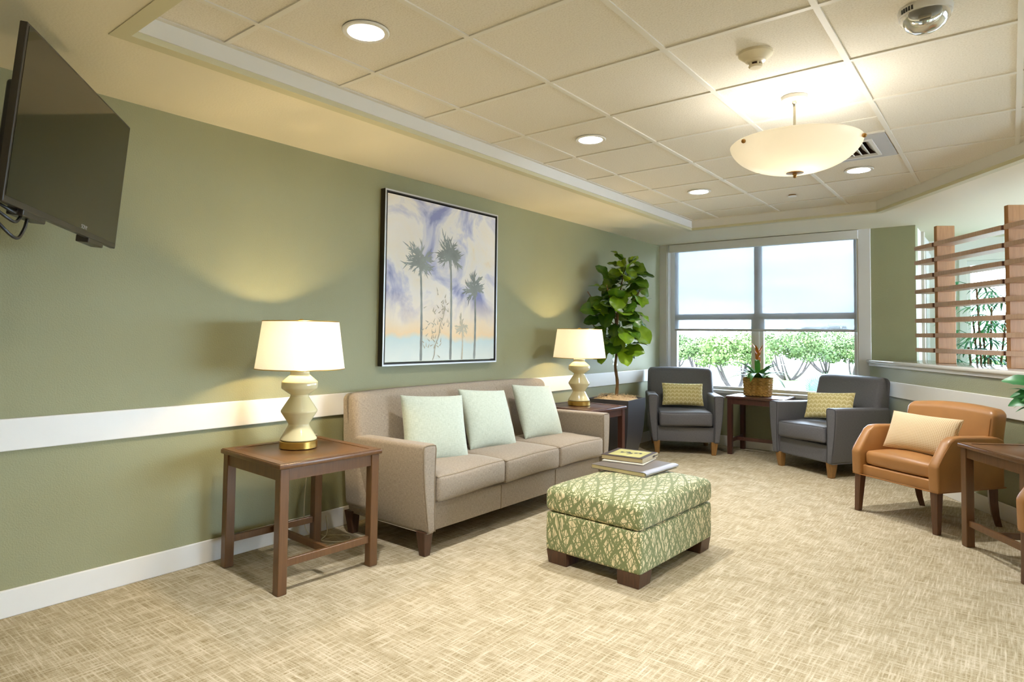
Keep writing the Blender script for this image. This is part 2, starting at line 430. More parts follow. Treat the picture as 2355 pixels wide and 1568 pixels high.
# ---------------------------------------------------------------- room shell
YB, ZS, ZC = 6.23, 2.442, 2.5394
WP = Vector((2.345, 6.155)); WD = Vector((.546, -.838)).normalized(); WN = Vector((.838, .546)).normalized()  # half wall: start, direction to camera, away from room
def W2(t, d): p = WP + WD * t + WN * d; return (p.x, p.y)
TMAX = 3.3
def struct(name, bm, mat, parent=None, smooth=False):
    o = finish(bm, name, mat, parent, smooth); 
    if parent is None: o['kind'] = 'structure'
    return o

bm = NB(); prism(bm, [(-.02, -5.), (9., -5.), (9., 7.75), (2.6, 7.75), (2.6, 6.4), (-.02, 6.4)], -.1, 0.); struct('floor', bm, 'carpet')
bm = NB(); box(bm, -.15, 0., -5., YB + .2, 0, 2.7); struct('wall_left', bm, 'sage')
for bx_ in ((0, 2.232, .16, 0, .60), (2.232, 2.745, .2, 0, 2.5), (-.15, .10, .16, .6, 2.5), (.1, 2.232, .16, ZS - .005, 2.5)):
    bm = NB(); box(bm, bx_[0], bx_[1], YB, YB + bx_[2], bx_[3], bx_[4]); struct('wall_back', bm, 'sage')
bm = NB(); box(bm, -.15, 9.15, -5.15, -5., 0, 2.7); struct('wall_front', bm, 'whitewall')
bm = NB(); box(bm, 9., 9.15, -5., 2.6, 0, 2.7); box(bm, 9., 9.15, 7., 7.75, 0, 2.7); box(bm, 9., 9.15, 2.6, 7., 0, .35); box(bm, 9., 9.15, 2.6, 7., 2.19, 2.7); struct('wall_right', bm, 'whitewall')
# half wall under the ledge
poly = [(2.345, 6.225), (2.745, 6.225), (2.745, 6.62), W2(-.15, .58), W2(TMAX, .58), W2(TMAX, 0), W2(0, 0)]
bm = NB(); prism(bm, poly, 0, 1.03); struct('wall_ledge', bm, 'sage')
poly = [(2.32, 6.226), (2.7445, 6.226), (2.7445, 6.68), W2(-.18, .62), W2(TMAX, .62), W2(TMAX, -.032), W2(-.02, -.032), (2.316, 6.17)]
bm = NB(); prism(bm, poly, 1.036, 1.072, bev=.014, seg=4); struct('trim_1', bm, 'glossledge', smooth=True)
bm = NB(); prism(bm, [W2(0, 0), W2(0, -.014), W2(TMAX, -.014), W2(TMAX, 0)], 1.008, 1.037, bev=.005); struct('trim_2', bm, 'white2')
# chair rails and baseboards
bm = NB(); box(bm, 0, .018, -5, YB, .735, .878, .004); struct('trim_3', bm, 'white')
bm = NB(); prism(bm, [W2(.03, 0), W2(.03, -.016), W2(TMAX, -.016), W2(TMAX, 0)], .733, .877, bev=.004); struct('trim_4', bm, 'white')
bm = NB(); box(bm, 0, .014, -5, YB, 0, .122, .004); struct('baseboard_left', bm, 'white')
bm = NB(); box(bm, .014, 2.36, YB - .014, YB, 0, .12, .004); struct('baseboard_back', bm, 'white')
bm = NB(); prism(bm, [W2(.0, 0), W2(.0, -.014), W2(TMAX, -.014), W2(TMAX, 0)], 0, .12, bev=.004); struct('baseboard_right', bm, 'white')

# room beyond the ledge
bm = NB(); box(bm, 2.6, 2.745, YB + .2, 7.6, 0, 2.5); struct('wall_return', bm, 'whitewall')
bm = NB(); box(bm, 2.745, 2.772, 6.74, 6.84, .0, 2.442); struct('trim_5', bm, 'beige')
bm = NB(); box(bm, 2.745, 2.765, 7.05, 7.13, .0, 2.20); box(bm, 2.745, 2.765, 7.05, 7.6, 2.2, 2.28); struct('trim_6', bm, 'white')
bm = NB()
box(bm, 2.6, 3.10, 7.6, 7.75, 0, 2.5); box(bm, 3.10, 8.8, 7.6, 7.75, 2.19, 2.5); box(bm, 3.10, 8.8, 7.6, 7.75, 0, .35); box(bm, 8.8, 9.15, 7.6, 7.75, 0, 2.5)
struct('wall_far', bm, 'whitewall')
def plain_window(name, loc, rz, L, H, nm):
    w = bpy.data.objects.new(name, None); COL.objects.link(w); w.location = loc; w.rotation_euler = (0, 0, rz); w['kind'] = 'structure'
    bm = NB(); h = L / 2
    for k in range(nm + 1):
        x = -h + L * k / nm; x0 = max(-h, x - .03); x1 = min(h, x + .03); box(bm, x0, x1, .042, .098, .05, H - .05)
    box(bm, -h, h, .04, .1, 0, .05); box(bm, -h, h, .04, .1, H - .05, H); finish(bm, 'window_frame', 'white', w, False)
    bm = NB(); box(bm, -h - .07, -h, -.015, 0, -.05, H); box(bm, -h - .07, h + .07, -.015, 0, H, H + .08); box(bm, h, h + .07, -.015, 0, -.05, H); finish(bm, 'window_casing', 'white', w, False)
    bm = NB(); box(bm, -h + .03, h - .03, .068, .072, .05, H - .05); finish(bm, 'glass_pane', 'glass', w, False)
plain_window('window_2', (5.95, 7.6, .35), 0, 5.7, 1.84, 3)  # unseen right part widened to let in more daylight
plain_window('fill_window_3', (9., 4.8, .35), -PI / 2, 4.4, 1.84, 3)  # unseen window added in the right wall for cool daylight

# ceiling: suspended tray
TP = [(.803, -.375), (.803, 5.272), (2.546, 5.266), (4.9, 1.892), (4.9, -.375)]
def offs(poly, d):
    out = []; n = len(poly)
    area = sum(poly[i][0] * poly[(i + 1) % n][1] - poly[(i + 1) % n][0] * poly[i][1] for i in range(n))
    sg = 1 if area > 0 else -1
    for i in range(n):
        a, b, c = Vector(poly[i - 1]), Vector(poly[i]), Vector(poly[(i + 1) % n])
        e1 = (b - a).normalized(); e2 = (c - b).normalized()
        n1 = Vector((e1.y, -e1.x)) * sg; n2 = Vector((e2.y, -e2.x)) * sg
        m = (n1 + n2); m = m / m.dot(n1)
        out.append(tuple(b + m * d))
    return out
def ring(bm, pi, po, z0, z1):
    n = len(pi)
    vs = [(p[0], p[1], z) for z in (z0, z1) for p in pi] + [(p[0], p[1], z) for z in (z0, z1) for p in po]
    fs = []
    for i in range(n):
        j = (i + 1) % n
        fs += [(i, j, n + j, n + i), (2 * n + i, 3 * n + i, 3 * n + j, 2 * n + j), (i, 2 * n + i, 2 * n + j, j), (n + i, n + j, 3 * n + j, 3 * n + i)]
    V, F = add_verts_faces(bm, vs, fs); bmesh.ops.recalc_face_normals(bm, faces=F)
DOWN = [(1.397, .305, 1), (1.397, 2.134, 1), (1.397, 3.962, 1), (2.616, 3.962, 1), (2.616, .305, 0), (3.835, .305, 0)]  # last two are out of frame, included as fill light
DFILL = [(3.9, -1.3), (5.4, -1.7), (4.6, -3.6), (6.6, .6), (6.6, -3.0), (6.0, 3.0)]  # unseen soffit downlights, added out of frame as fill light
VENT = (2.616, 3.353, .205)
def fill_plane(bm, outer, holes, z):
    es = []
    for lp in [outer] + holes:
        V = [bm.verts.new((p[0], p[1], z)) for p in lp]
        for i in range(len(V)): es.append(bm.edges.new((V[i], V[(i + 1) % len(V)])))
    bmesh.ops.triangle_fill(bm, use_beauty=True, use_dissolve=False, edges=es)
    for f in bm.faces:
        f.normal_update()
        if f.normal.z > 0: f.normal_flip()
def circ(x, y, r, n=28): return [(x + r * math.cos(2 * PI * k / n), y + r * math.sin(2 * PI * k / n)) for k in range(n)]
bm = NB()
fill_plane(bm, [(.72, -.46), (5.0, -.46), (5.0, 5.36), (.72, 5.36)], [circ(x, y, .078) for x, y, _ in DOWN] + [[(VENT[0] + sx * VENT[2], VENT[1] + sy * VENT[2]) for sx, sy in ((-1, -1), (1, -1), (1, 1), (-1, 1))]], ZC + .007)
struct('ceiling', bm, 'tile')
# T-bar grid
def xdiag(y): return 2.546 + (5.266 - y) * (4.9 - 2.546) / (5.266 - 1.892) if y > 1.892 else 4.9
def ydiag(x): return 5.27 if x < 2.546 else 5.266 - (x - 2.546) * (5.266 - 1.892) / (4.9 - 2.546)
bm = NB(); hw = .012
for k in range(0, 7):
    x = 1.0924 + .6096 * k
    if x < 4.9: box(bm, x - hw, x + hw, -.375, ydiag(x), ZC, ZC + .007)
for r in range(0, 9):
    y = .6096 * r
    box(bm, .803, xdiag(y), y - hw, y + hw, ZC + .0004, ZC + .0075)
box(bm, 2.323, 2.91, 2.737, 2.745, ZC + .003, ZC + .007)
box(bm, .803, .825, -.375, 5.27, ZC, ZC + .007); box(bm, .803, 2.546, 5.25, 5.272, ZC + .0002, ZC + .007)
struct('trim_7', bm, 'tbar')
bm = NB(); ring(bm, TP, offs(TP, .02), 2.464, ZC + .02); struct('trim_8', bm, 'white')
bm = NB(); ring(bm, offs(TP, -.006), offs(TP, .010), 2.4635, 2.471); struct('trim_9', bm, 'white')
bm = NB(); ring(bm, offs(TP, .001), offs(TP, .062), 2.438, 2.4636); struct('trim_10', bm, 'cove')
bm = NB()
fill_plane(bm, [(-.05, -5.05), (9.05, -5.05), (9.05, 7.7), (2.65, 7.7), (2.65, 6.38), (-.05, 6.38)], [offs(TP, .02)] + [circ(x, y, .078) for x, y in DFILL], ZS)
struct('ceiling_soffit', bm, 'soffit')
bm = NB(); prism(bm, [(-.15, -5.15), (9.15, -5.15), (9.15, 7.75), (2.6, 7.75), (2.6, 6.43), (-.15, 6.43)], 2.66, 2.8); struct('light_block_slab', bm, 'whitewall')  # unseen slab added over the ceiling to block outside light

# ---------------------------------------------------------------- window 1 and shade
w1 = bpy.data.objects.new('window_1', None); COL.objects.link(w1); w1.location = (1.166, YB, .655); w1['kind'] = 'structure'
ox, oz = 1.166, .655
def wb(bm, x0, x1, y0, y1, z0, z1, b=.003): box(bm, x0 - ox, x1 - ox, y0, y1, z0 - oz, z1 - oz, b)
bm = NB(); wb(bm, .0, .098, -.02, 0, .56, ZS); wb(bm, .098, .112, -.012, .12, .655, ZS); wb(bm, 2.234, 2.35, -.02, 0, .56, ZS); wb(bm, 2.22, 2.234, -.012, .12, .655, ZS)
wb(bm, .112, 2.22, -.004, .1, 2.435, ZS)
finish(bm, 'window_casing', 'white2', w1, False)
bm = NB()
wb(bm, .112, .195, .07, .13, .655, 2.44); wb(bm, 2.179, 2.22, .07, .13, .655, 2.44)
wb(bm, 1.142, 1.222, .070, .127, 1.566, 2.40); wb(bm, 1.108, 1.246, .077, .127, .692, 1.497); wb(bm, 1.155, 1.2, .062, .08, .692, 1.497)
wb(bm, .195, 2.179, .074, .128, 1.497, 1.566); wb(bm, .195, 2.179, .071, .129, 2.40, 2.44); wb(bm, .195, 2.179, .071, .129, .655, .692)
finish(bm, 'window_frame', 'white2', w1, False)
bm = NB(); wb(bm, .06, 2.29, -.045, .08, .615, .657, .006); wb(bm, .04, 2.30, -.016, 0, .565, .615, .004); finish(bm, 'window_sill', 'white2', w1, False)
for (x0, x1, z0, z1) in ((.19, 1.145, 1.56, 2.42), (1.22, 2.182, 1.56, 2.42), (.19, 1.112, .69, 1.5), (1.242, 2.182, .69, 1.5)):
    bm = NB(); wb(bm, x0, x1, .10, .104, z0, z1, 0); finish(bm, 'glass_pane', 'glass', w1, False)

rs = thing('roller_shade', 'white solar screen roller shade pulled halfway down the window', 'window shade', (1.19, YB, 2.39))
bm = NB(); box(bm, -1.052, 1.048, -.045, .02, -.048, .046, .004); finish(bm, 'cassette', 'white2', rs, False)
bm = NB(); box(bm, -1.0, 1.02, .0235, .0245, -1.02, -.04); finish(bm, 'shade_fabric', 'shadecloth', rs, False)
bm = NB(); box(bm, -1.002, 1.022, .017, .031, -1.035, -1.008, .004); finish(bm, 'hem_bar', 'vent', rs, False)
# ---------------------------------------------------------------- ceiling fixtures
def downlight(x, y, z, label, on=True, lens=True):
    t = thing('recessed_light', label, 'ceiling light', (x, y, z), group='recessed downlights')
    bm = NB(); lathe(bm, [(.076, .004), (.076, -.002), (.094, -.004), (.098, .0), (.098, .003)], 40, cap0=False, cap1=False); finish(bm, 'trim_ring', 'white', t)
    bm = NB(); lathe(bm, [(.077, .001), (.066, .05), (.055, .1)], 40, cap0=False, cap1=False)
    for f in bm.faces: f.normal_flip()
    finish(bm, 'reflector', 'reflector', t)
    if z < 2.5: bm = NB(); lathe(bm, [(.079, .006), (.079, .218)], 28, cap0=False); finish(bm, 'housing', 'white2', t)
    bm = NB(); lathe(bm, [(.056, .1), (.05, .098)], 32, cap0=False); finish(bm, 'lens', 'lens', t)
    light('downlight_beam', 'SPOT', (0, 0, .07), EN['soff' if z < 2.5 else 'down'], CW, .045, t, spot_size=math.radians(128), spot_blend=.9)
    return t
EN = dict(down=150., lamp=150., pend=9., soff=105.)
CW = (1., .98, .95); CL = (1., .75, .42)
lab = ['white recessed downlight in the tray ceiling nearest the television', 'white recessed downlight in the tray ceiling above the palm painting end', 'small white recessed downlight in the tray ceiling nearest the window wall, left side',
       'white recessed downlight in the tray ceiling just behind the bowl pendant', 'unseen white recessed fill downlight in the tray ceiling above the camera side', 'unseen white recessed fill downlight in the tray ceiling farthest to the right']
for (x, y, v), l in zip(DOWN, lab): downlight(x, y, ZC, l)
for i, (x, y) in enumerate(DFILL): downlight(x, y, ZS, 'added unseen fill downlight in the plain soffit behind the camera, ' + ['nearest the tray', 'towards the right', 'far back centre', 'right of the tray', 'far back right', 'beyond the right chair'][i])

t = thing('air_vent', 'grey square ceiling air vent with slanted louvers behind the bowl pendant', 'vent', (VENT[0], VENT[1], ZC))
bm = NB(); fr = [(-.285, -.285), (.285, -.285), (.285, .285), (-.285, .285)]; fi = [(-.2, -.2), (.2, -.2), (.2, .2), (-.2, .2)]
ring(bm, fi, fr, -.004, .006); finish(bm, 'panel', 'vent', t, False)
bm = NB(); ring(bm, [(-.185, -.185), (.185, -.185), (.185, .185), (-.185, .185)], [(-.205, -.205), (.205, -.205), (.205, .205), (-.205, .205)], -.012, .004); finish(bm, 'frame', 'white2', t, False)
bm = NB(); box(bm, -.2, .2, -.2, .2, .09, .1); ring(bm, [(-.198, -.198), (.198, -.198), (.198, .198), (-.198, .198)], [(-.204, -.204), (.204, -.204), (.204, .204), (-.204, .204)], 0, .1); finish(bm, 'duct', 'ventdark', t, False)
for i in range(8):
    bm = NB(); box(bm, -.003, .003, -.185, .185, -.03, .03, M=Matrix.Translation((-.16 + i * .046, 0, .02)) @ Matrix.Rotation(-.8, 4, 'Y')); finish(bm, 'louver', 'white2', t, False)

t = thing('smoke_detector', 'small ivory smoke detector on a ceiling tile above the bowl pendant', 'smoke detector', (2.616, 1.50, ZC + .007))
bm = NB(); lathe(bm, [(.072, 0), (.072, -.012), (.046, -.034), (.044, -.036)], 36, cap0=False); finish(bm, 'base', 'plasticw', t)
bm = NB(); lathe(bm, [(.046, -.03), (.042, -.04), (.028, -.047)], 36, cap0=False); finish(bm, 'collar', 'plasticw', t)
bm = NB(); lathe(bm, [(.02, -.045), (.02, -.06)], 24, cap0=False, cap1=False); finish(bm, 'chamber', 'ventdark', t)
for k in range(5):
    a = 2 * PI * k / 5 + .4; bm = NB(); box(bm, .022, .028, -.004, .004, -.064, -.044, M=Matrix.Rotation(a, 4, 'Z')); finish(bm, 'rib', 'plasticw', t, False)
bm = NB(); lathe(bm, [(.028, -.058), (.03, -.062), (.024, -.068)], 30); finish(bm, 'cap', 'plasticw', t)
t = thing('strobe_alarm', 'round white strobe alarm with clear dome on a ceiling tile at upper right', 'alarm', (3.243, 1.50, ZC + .007))
bm = NB(); lathe(bm, [(.088, 0), (.09, -.006), (.088, -.028), (.082, -.03)], 40, cap0=False); finish(bm, 'base', 'hull', t)
bm = NB(); lathe(bm, [(.082, -.028), (.08, -.048), (.062, -.074), (.034, -.09), (.0005, -.094)], 40, cap0=False, cap1=False); finish(bm, 'clear_dome', 'dome', t)
bm = NB(); box(bm, -.03, .03, -.016, .016, -.05, -.03, .004); finish(bm, 'reflector', 'metal', t, False)
bm = NB(); tube(bm, [(-.025, 0, -.055), (.025, 0, -.055)], .005, 8); finish(bm, 'flash_tube', 'reflector', t)
for k in range(5):
    bm = NB(); box(bm, -.003, .003, -.002, .004, -.026, -.01, M=Matrix.Rotation(-.62 + (k - 2) * .12, 4, 'Z') @ Matrix.Translation((0, -.089, 0))); finish(bm, 'slot', 'black', t, False)
t = thing('sprinkler_cap', 'small white round sprinkler cover in the ceiling between two far downlights', 'sprinkler', (1.999, 4.575, ZC + .007))
bm = NB(); lathe(bm, [(.036, -.010), (.037, -.012), (.036, -.015)], 30); finish(bm, 'cover_plate', 'white', t)
bm = NB(); lathe(bm, [(.03, 0), (.03, -.012)], 24); finish(bm, 'escutcheon', 'oldbrass', t)

t = thing('pendant_light', 'alabaster bowl pendant light on a short satin stem', 'pendant light', (2.617, 2.149, ZC))
bm = NB(); lathe(bm, [(.062, .006), (.063, 0), (.063, -.014), (.058, -.018)], 40); finish(bm, 'canopy', 'hull', t)
bm = NB(); lathe(bm, [(.011, -.018), (.012, -.03), (.008, -.034), (.0065, -.05), (.0065, -.39)], 20); finish(bm, 'stem', 'metal', t)
prof = []
for k in range(15):
    a = k / 14 * PI / 2 * .93
    prof.append((.318 * math.sin(a) / math.sin(PI / 2 * .93), -.398 + .152 * (1 - math.cos(a)) / (1 - math.cos(PI / 2 * .93))))
pin = [(max(.001, r - .006), z + .006) for r, z in prof]
bm = NB(); lathe(bm, prof + pin[::-1], 64, cap0=False, cap1=False); bmesh.ops.recalc_face_normals(bm, faces=bm.faces); finish(bm, 'glass_bowl', 'alabaster', t)
bm = NB(); lathe(bm, [(.001, -.396), (.042, -.3965), (.042, -.399), (.012, -.404), (.007, -.412)], 32, cap0=False); sphere(bm, (0, 0, -.416), .009); finish(bm, 'finial', 'oldbrass', t)
for a in (237, 357, 117):
    a = math.radians(a); bm = NB(); sphere(bm, (.322 * math.cos(a), .322 * math.sin(a), -.264), .011); tube(bm, [(.30 * math.cos(a), .30 * math.sin(a), -.262), (.32 * math.cos(a), .32 * math.sin(a), -.264)], .004); finish(bm, 'knob', 'oldbrass', t)
bm = NB(); lathe(bm, [(.03, -.30), (.04, -.36), (.012, -.385)], 20); finish(bm, 'lamp_holder', 'hull', t)
for a in (0, 2.1, 4.2):
    bm = NB(); sphere(bm, (.09 * math.cos(a), .09 * math.sin(a), -.30), .022); finish(bm, 'bulb', 'bulb', t)
light('pendant_lamp', 'POINT', (0, 0, -.28), EN['pend'], CW, .12, t)
light('pendant_lamp_low', 'POINT', (.05, -.02, -.335), 7., CW, .03, t)
# ---------------------------------------------------------------- furniture builders
def end_table(label, loc, rz, w, d, h, wood, inset=True, cord=False, group='square end tables'):
    t = thing('end_table', label, 'table', loc, rz, group)
    lg = .05; bx, by = w / 2 - .012, d / 2 - .012
    bm = NB(); box(bm, -w / 2, w / 2, -d / 2, d / 2, h - .024, h, .005, 2)
    top = finish(bm, 'tabletop', wood, t)
    bm = NB(); e = .05
    ring(bm, [(-w / 2 + e, -d / 2 + e), (w / 2 - e, -d / 2 + e), (w / 2 - e, d / 2 - e), (-w / 2 + e, d / 2 - e)], [(-w / 2 + .006, -d / 2 + .006), (w / 2 - .006, -d / 2 + .006), (w / 2 - .006, d / 2 - .006), (-w / 2 + .006, d / 2 - .006)], h - .001, h + .003)
    finish(bm, 'border_strip', wood, top, False)
    bm = NB(); zt, zb = h - .024, h - .085
    ring(bm, [(-bx + .03, -by + .03), (bx - .03, -by + .03), (bx - .03, by - .03), (-bx + .03, by - .03)], [(-bx + .008, -by + .008), (bx - .008, -by + .008), (bx - .008, by - .008), (-bx + .008, by - .008)], zb, zt)
    finish(bm, 'apron', wood, t, False)
    for sx in (-1, 1):
        for sy in (-1, 1):
            bm = NB(); x0 = sx * (bx - lg / 2); y0 = sy * (by - lg / 2)
            box(bm, x0 - lg / 2, x0 + lg / 2, y0 - lg / 2, y0 + lg / 2, 0, h - .024, .003, 1); finish(bm, 'leg', wood, t, False)
    zs0, zs1 = .128, .165
    for sx in (-1, 1):
        bm = NB(); x0 = sx * (bx - lg / 2); box(bm, x0 - .011, x0 + .011, -by + lg, by - lg, zs0, zs1, .002, 1); finish(bm, 'stretcher', wood, t, False)
    bm = NB(); box(bm, -bx + lg / 2 + .011, bx - lg / 2 - .011, -.011, .011, zs0, zs1, .002, 1); finish(bm, 'stretcher', wood, t, False)
    return t

def piping(path, parent, mat, r=.0045, closed=True):
    bm = NB(); tube(bm, path, r, 6, closed); return finish(bm, 'piping', mat, parent)

def lounge(name, label, cat, loc, rz, W, D, n, fab, pipe, legm, group=None, cush_gap=.006, HB=.905, HA=.645, leanb=.10, seat_z=.30, armT=.115, backin=.0, crown=.018):
    """local: front = -Y"""
    t = thing(name, label, cat, loc, rz, group)
    fy = -D / 2; by = D / 2
    zb = .132
    iw = W - 2 * armT
    # legs
    for sx in (-1, 1):
        for sy in (-1, 1):
            bm = NB(); cx = sx * (W / 2 - .095 if W < 1 else W / 2 - .075); cy = (fy + .055) if sy < 0 else (by - .075)
            taperbox(bm, (cx - sx * .008, cy - sy * .004), (.046, .046), 0, (cx, cy), (.072, .072), zb + .012); finish(bm, 'leg', legm, t, False)
    # base / front rail
    bm = NB(); rbox(bm, (iw + .03, D - .14, seat_z - zb), .015, (8, 4, 2), 2, None, (0, -.035, (seat_z + zb) / 2)); finish(bm, 'seat_base', fab, t)
    for k in range(1, n):
        x = -iw / 2 + iw * k / n
        bm = NB(); tube(bm, [(x, fy + .034, zb + .005), (x, fy + .033, seat_z - .01)], .004, 6); finish(bm, 'seam', pipe, t)
    # arms: outer face flares outwards to the top
    for sx in (-1, 1):
        def dfm(u, v, w, co, sx=sx):
            zz = (co.z + (HA - zb) / 2) / (HA - zb)
            x = co.x
            if u * sx > 0: x -= sx * .055 * max(0, 1 - zz) ** 1.3 * min(1, abs(u))
            x += sx * .008 * math.sin(zz * PI)
            y = co.y
            if v > 0: y -= .0
            return (x, y, co.z - .012 * (0.5 + .5 * v) * (w > .5))
        bm = NB(); rbox(bm, (armT, D - .07, HA - zb), .022, (3, 6, 6), 3, dfm, (sx * (W / 2 - armT / 2), -.035, (HA + zb) / 2))
        arm = finish(bm, 'arm', fab, t)
        path = []
        yf = fy - .0005
        cx = sx * (W / 2 - armT / 2); hw = armT / 2 - .007
        for z in (zb + .01, .25, .4, .52, HA - .03):
            zz = (z - zb) / (HA - zb); path.append((cx + sx * (hw - .055 * max(0, 1 - zz) ** 1.3 + .008 * math.sin(zz * PI)), yf + .004, z))
        path.append((cx + sx * (hw - .006), yf + .005, HA - .010)); path.append((cx + sx * (hw - .03), yf + .005, HA - .005)); path.append((cx - sx * (hw - .03), yf + .005, HA - .005)); path.append((cx - sx * (hw - .006), yf + .005, HA - .010))
        for z in (HA - .03, .52, .4, .25, zb + .01):
            zz = (z - zb) / (HA - zb); path.append((cx - sx * (hw - .008 * math.sin(zz * PI)), yf + .004, z))
        piping(path, arm, pipe, .0042, False)
    # backrest
    Wb = W - backin
    zb0 = seat_z - .12
    def dfb(u, v, w, co):
        zz = (co.z + (HB - zb0) / 2) / (HB - zb0)
        y = co.y + leanb * (zz - .5) * 1.0
        if v < 0: y += -.025 * (1 - u * u) * (1 - (2 * zz - 1) ** 2) + .075 * zz ** 2 * .6
        if v > 0: y += -.02 * zz
        x = co.x * (1 - .03 * (zz - .6) * (zz > .6))
        z = co.z
        if n > 1 and v < .2:
            q = (u * .5 + .5) * n; fr = abs(q - round(q))
            if fr < .09 and .3 < q < n - .3: y += .012 * (1 - fr / .09)
        return (x, y, z - .014 * u ** 4 * (w > .6))
    bm = NB(); rbox(bm, (Wb, .20, HB - zb0), .045, (18 if n > 1 else 10, 3, 8), 4, dfb, (0, by - .135, (HB + zb0) / 2)); back = finish(bm, 'backrest', fab, t)
    if n > 1:
        for k in range(1, n):
            x = -Wb / 2 + Wb * k / n; pts = []
            for i in range(13):
                zz = .45 + .53 * i / 12; z = zb0 + (HB - zb0) * zz
                y = by - .135 - .1 + leanb * (zz - .5) + .045 * zz ** 2 + .012 - .025 * (1 - (2 * x / Wb) ** 2) * (1 - (2 * zz - 1) ** 2) - .002
                if zz > .93: y += .04 * ((zz - .93) / .05) ** 2
                pts.append((x, y, z))
            bm = NB(); tube(bm, pts, .0035, 6); finish(bm, 'seam', pipe, back)
    # cushions
    cw = iw / n
    depth = D - .225; yc = fy - .008 + depth / 2
    for k in range(n):
        xc = -iw / 2 + cw * (k + .5); H = .152
        def dfc(u, v, w, co):
            e = (1 - u ** 4) * (1 - v ** 4)
            z = co.z
            if w > 0: z += crown * e
            else: z -= .004 * e
            y = co.y
            if v < 0: y -= .014 * (1 - u ** 2) * (1 - w * w)
            sag = .006 * math.sin(u * 2.2 + k)
            return (co.x, y, z + sag * (v < 0))
        bm = NB(); rbox(bm, (cw - cush_gap, depth, H), .026, (8, 8, 3), 3, dfc, (xc, yc, seat_z + .008 + H / 2)); cu = finish(bm, 'seat_cushion', fab, t)
        a = (cw - cush_gap) / 2 - .009; b = depth / 2 - .009
        for zz, s in ((seat_z + .008 + H - .008, 1), (seat_z + .008 + .010, -1)):
            P = []
            for (px, py) in ((-a, -b), (-a * .5, -b), (0, -b), (a * .5, -b), (a, -b), (a, 0), (a, b), (0, b), (-a, b), (-a, 0)):
                sg = .006 * math.sin(px / a * 2.2 + k) if py < 0 else 0
                P.append((xc + px, yc + py, zz + sg))
            piping(P, cu, pipe, .0045, True)
    return t

def cushion(name, label, cat, M4, w, h, th, mat, group=None, pipe=None, ears=.05, welt=True):
    t_ = thing(name, label, cat, (0, 0, 0), 0, group); t_.matrix_world = M4
    bm = NB(); N = 18
    def pt(u, v, s):
        x = u * w / 2 * (1 - ears * (1 - v * v) * abs(u) ** 3); z = v * h / 2 * (1 - ears * (1 - u * u) * abs(v) ** 3)
        k = max(0, (1 - u ** 2) * (1 - v ** 2)) ** .42
        wr = .0035 * math.sin(9 * u + 3 * v) * math.sin(7 * v - 2 * u) * k
        return Vector((x, s * (th / 2 * k + wr * .6), z))
    g = {}
    for s in (-1, 1):
        for i in range(N + 1):
            for j in range(N + 1):
                edge = i in (0, N) or j in (0, N)
                u = math.sin((i / N - .5) * PI); v = math.sin((j / N - .5) * PI)
                key = (i, j, 0 if edge else s)
                if key not in g: g[key] = bm.verts.new(pt(u, v, s))
        for i in range(N):
            for j in range(N):
                q = [g[(a, b, 0 if (a in (0, N) or b in (0, N)) else s)] for a, b in ((i, j), (i + 1, j), (i + 1, j + 1), (i, j + 1))]
                bm.faces.new(q if s < 0 else q[::-1])
    finish(bm, 'cushion_cover', mat, t_, autosmooth=False)
    if welt:
        P = []
        for k in range(14): P.append(pt(-1 + 2 * k / 14, -1, 1))
        for k in range(10): P.append(pt(1, -1 + 2 * k / 10, 1))
        for k in range(14): P.append(pt(1 - 2 * k / 14, 1, 1))
        for k in range(10): P.append(pt(-1, 1 - 2 * k / 10, 1))
        piping(P, t_, pipe or mat, .004, True)
    return t_
def place(loc, yaw, lean=0., roll=0.):
    """cushion local: x width, z height, faces -y; lean tips the top backwards"""
    return Matrix.Translation(loc) @ Matrix.Rotation(yaw, 4, 'Z') @ Matrix.Rotation(-lean, 4, 'X') @ Matrix.Rotation(roll, 4, 'Y')

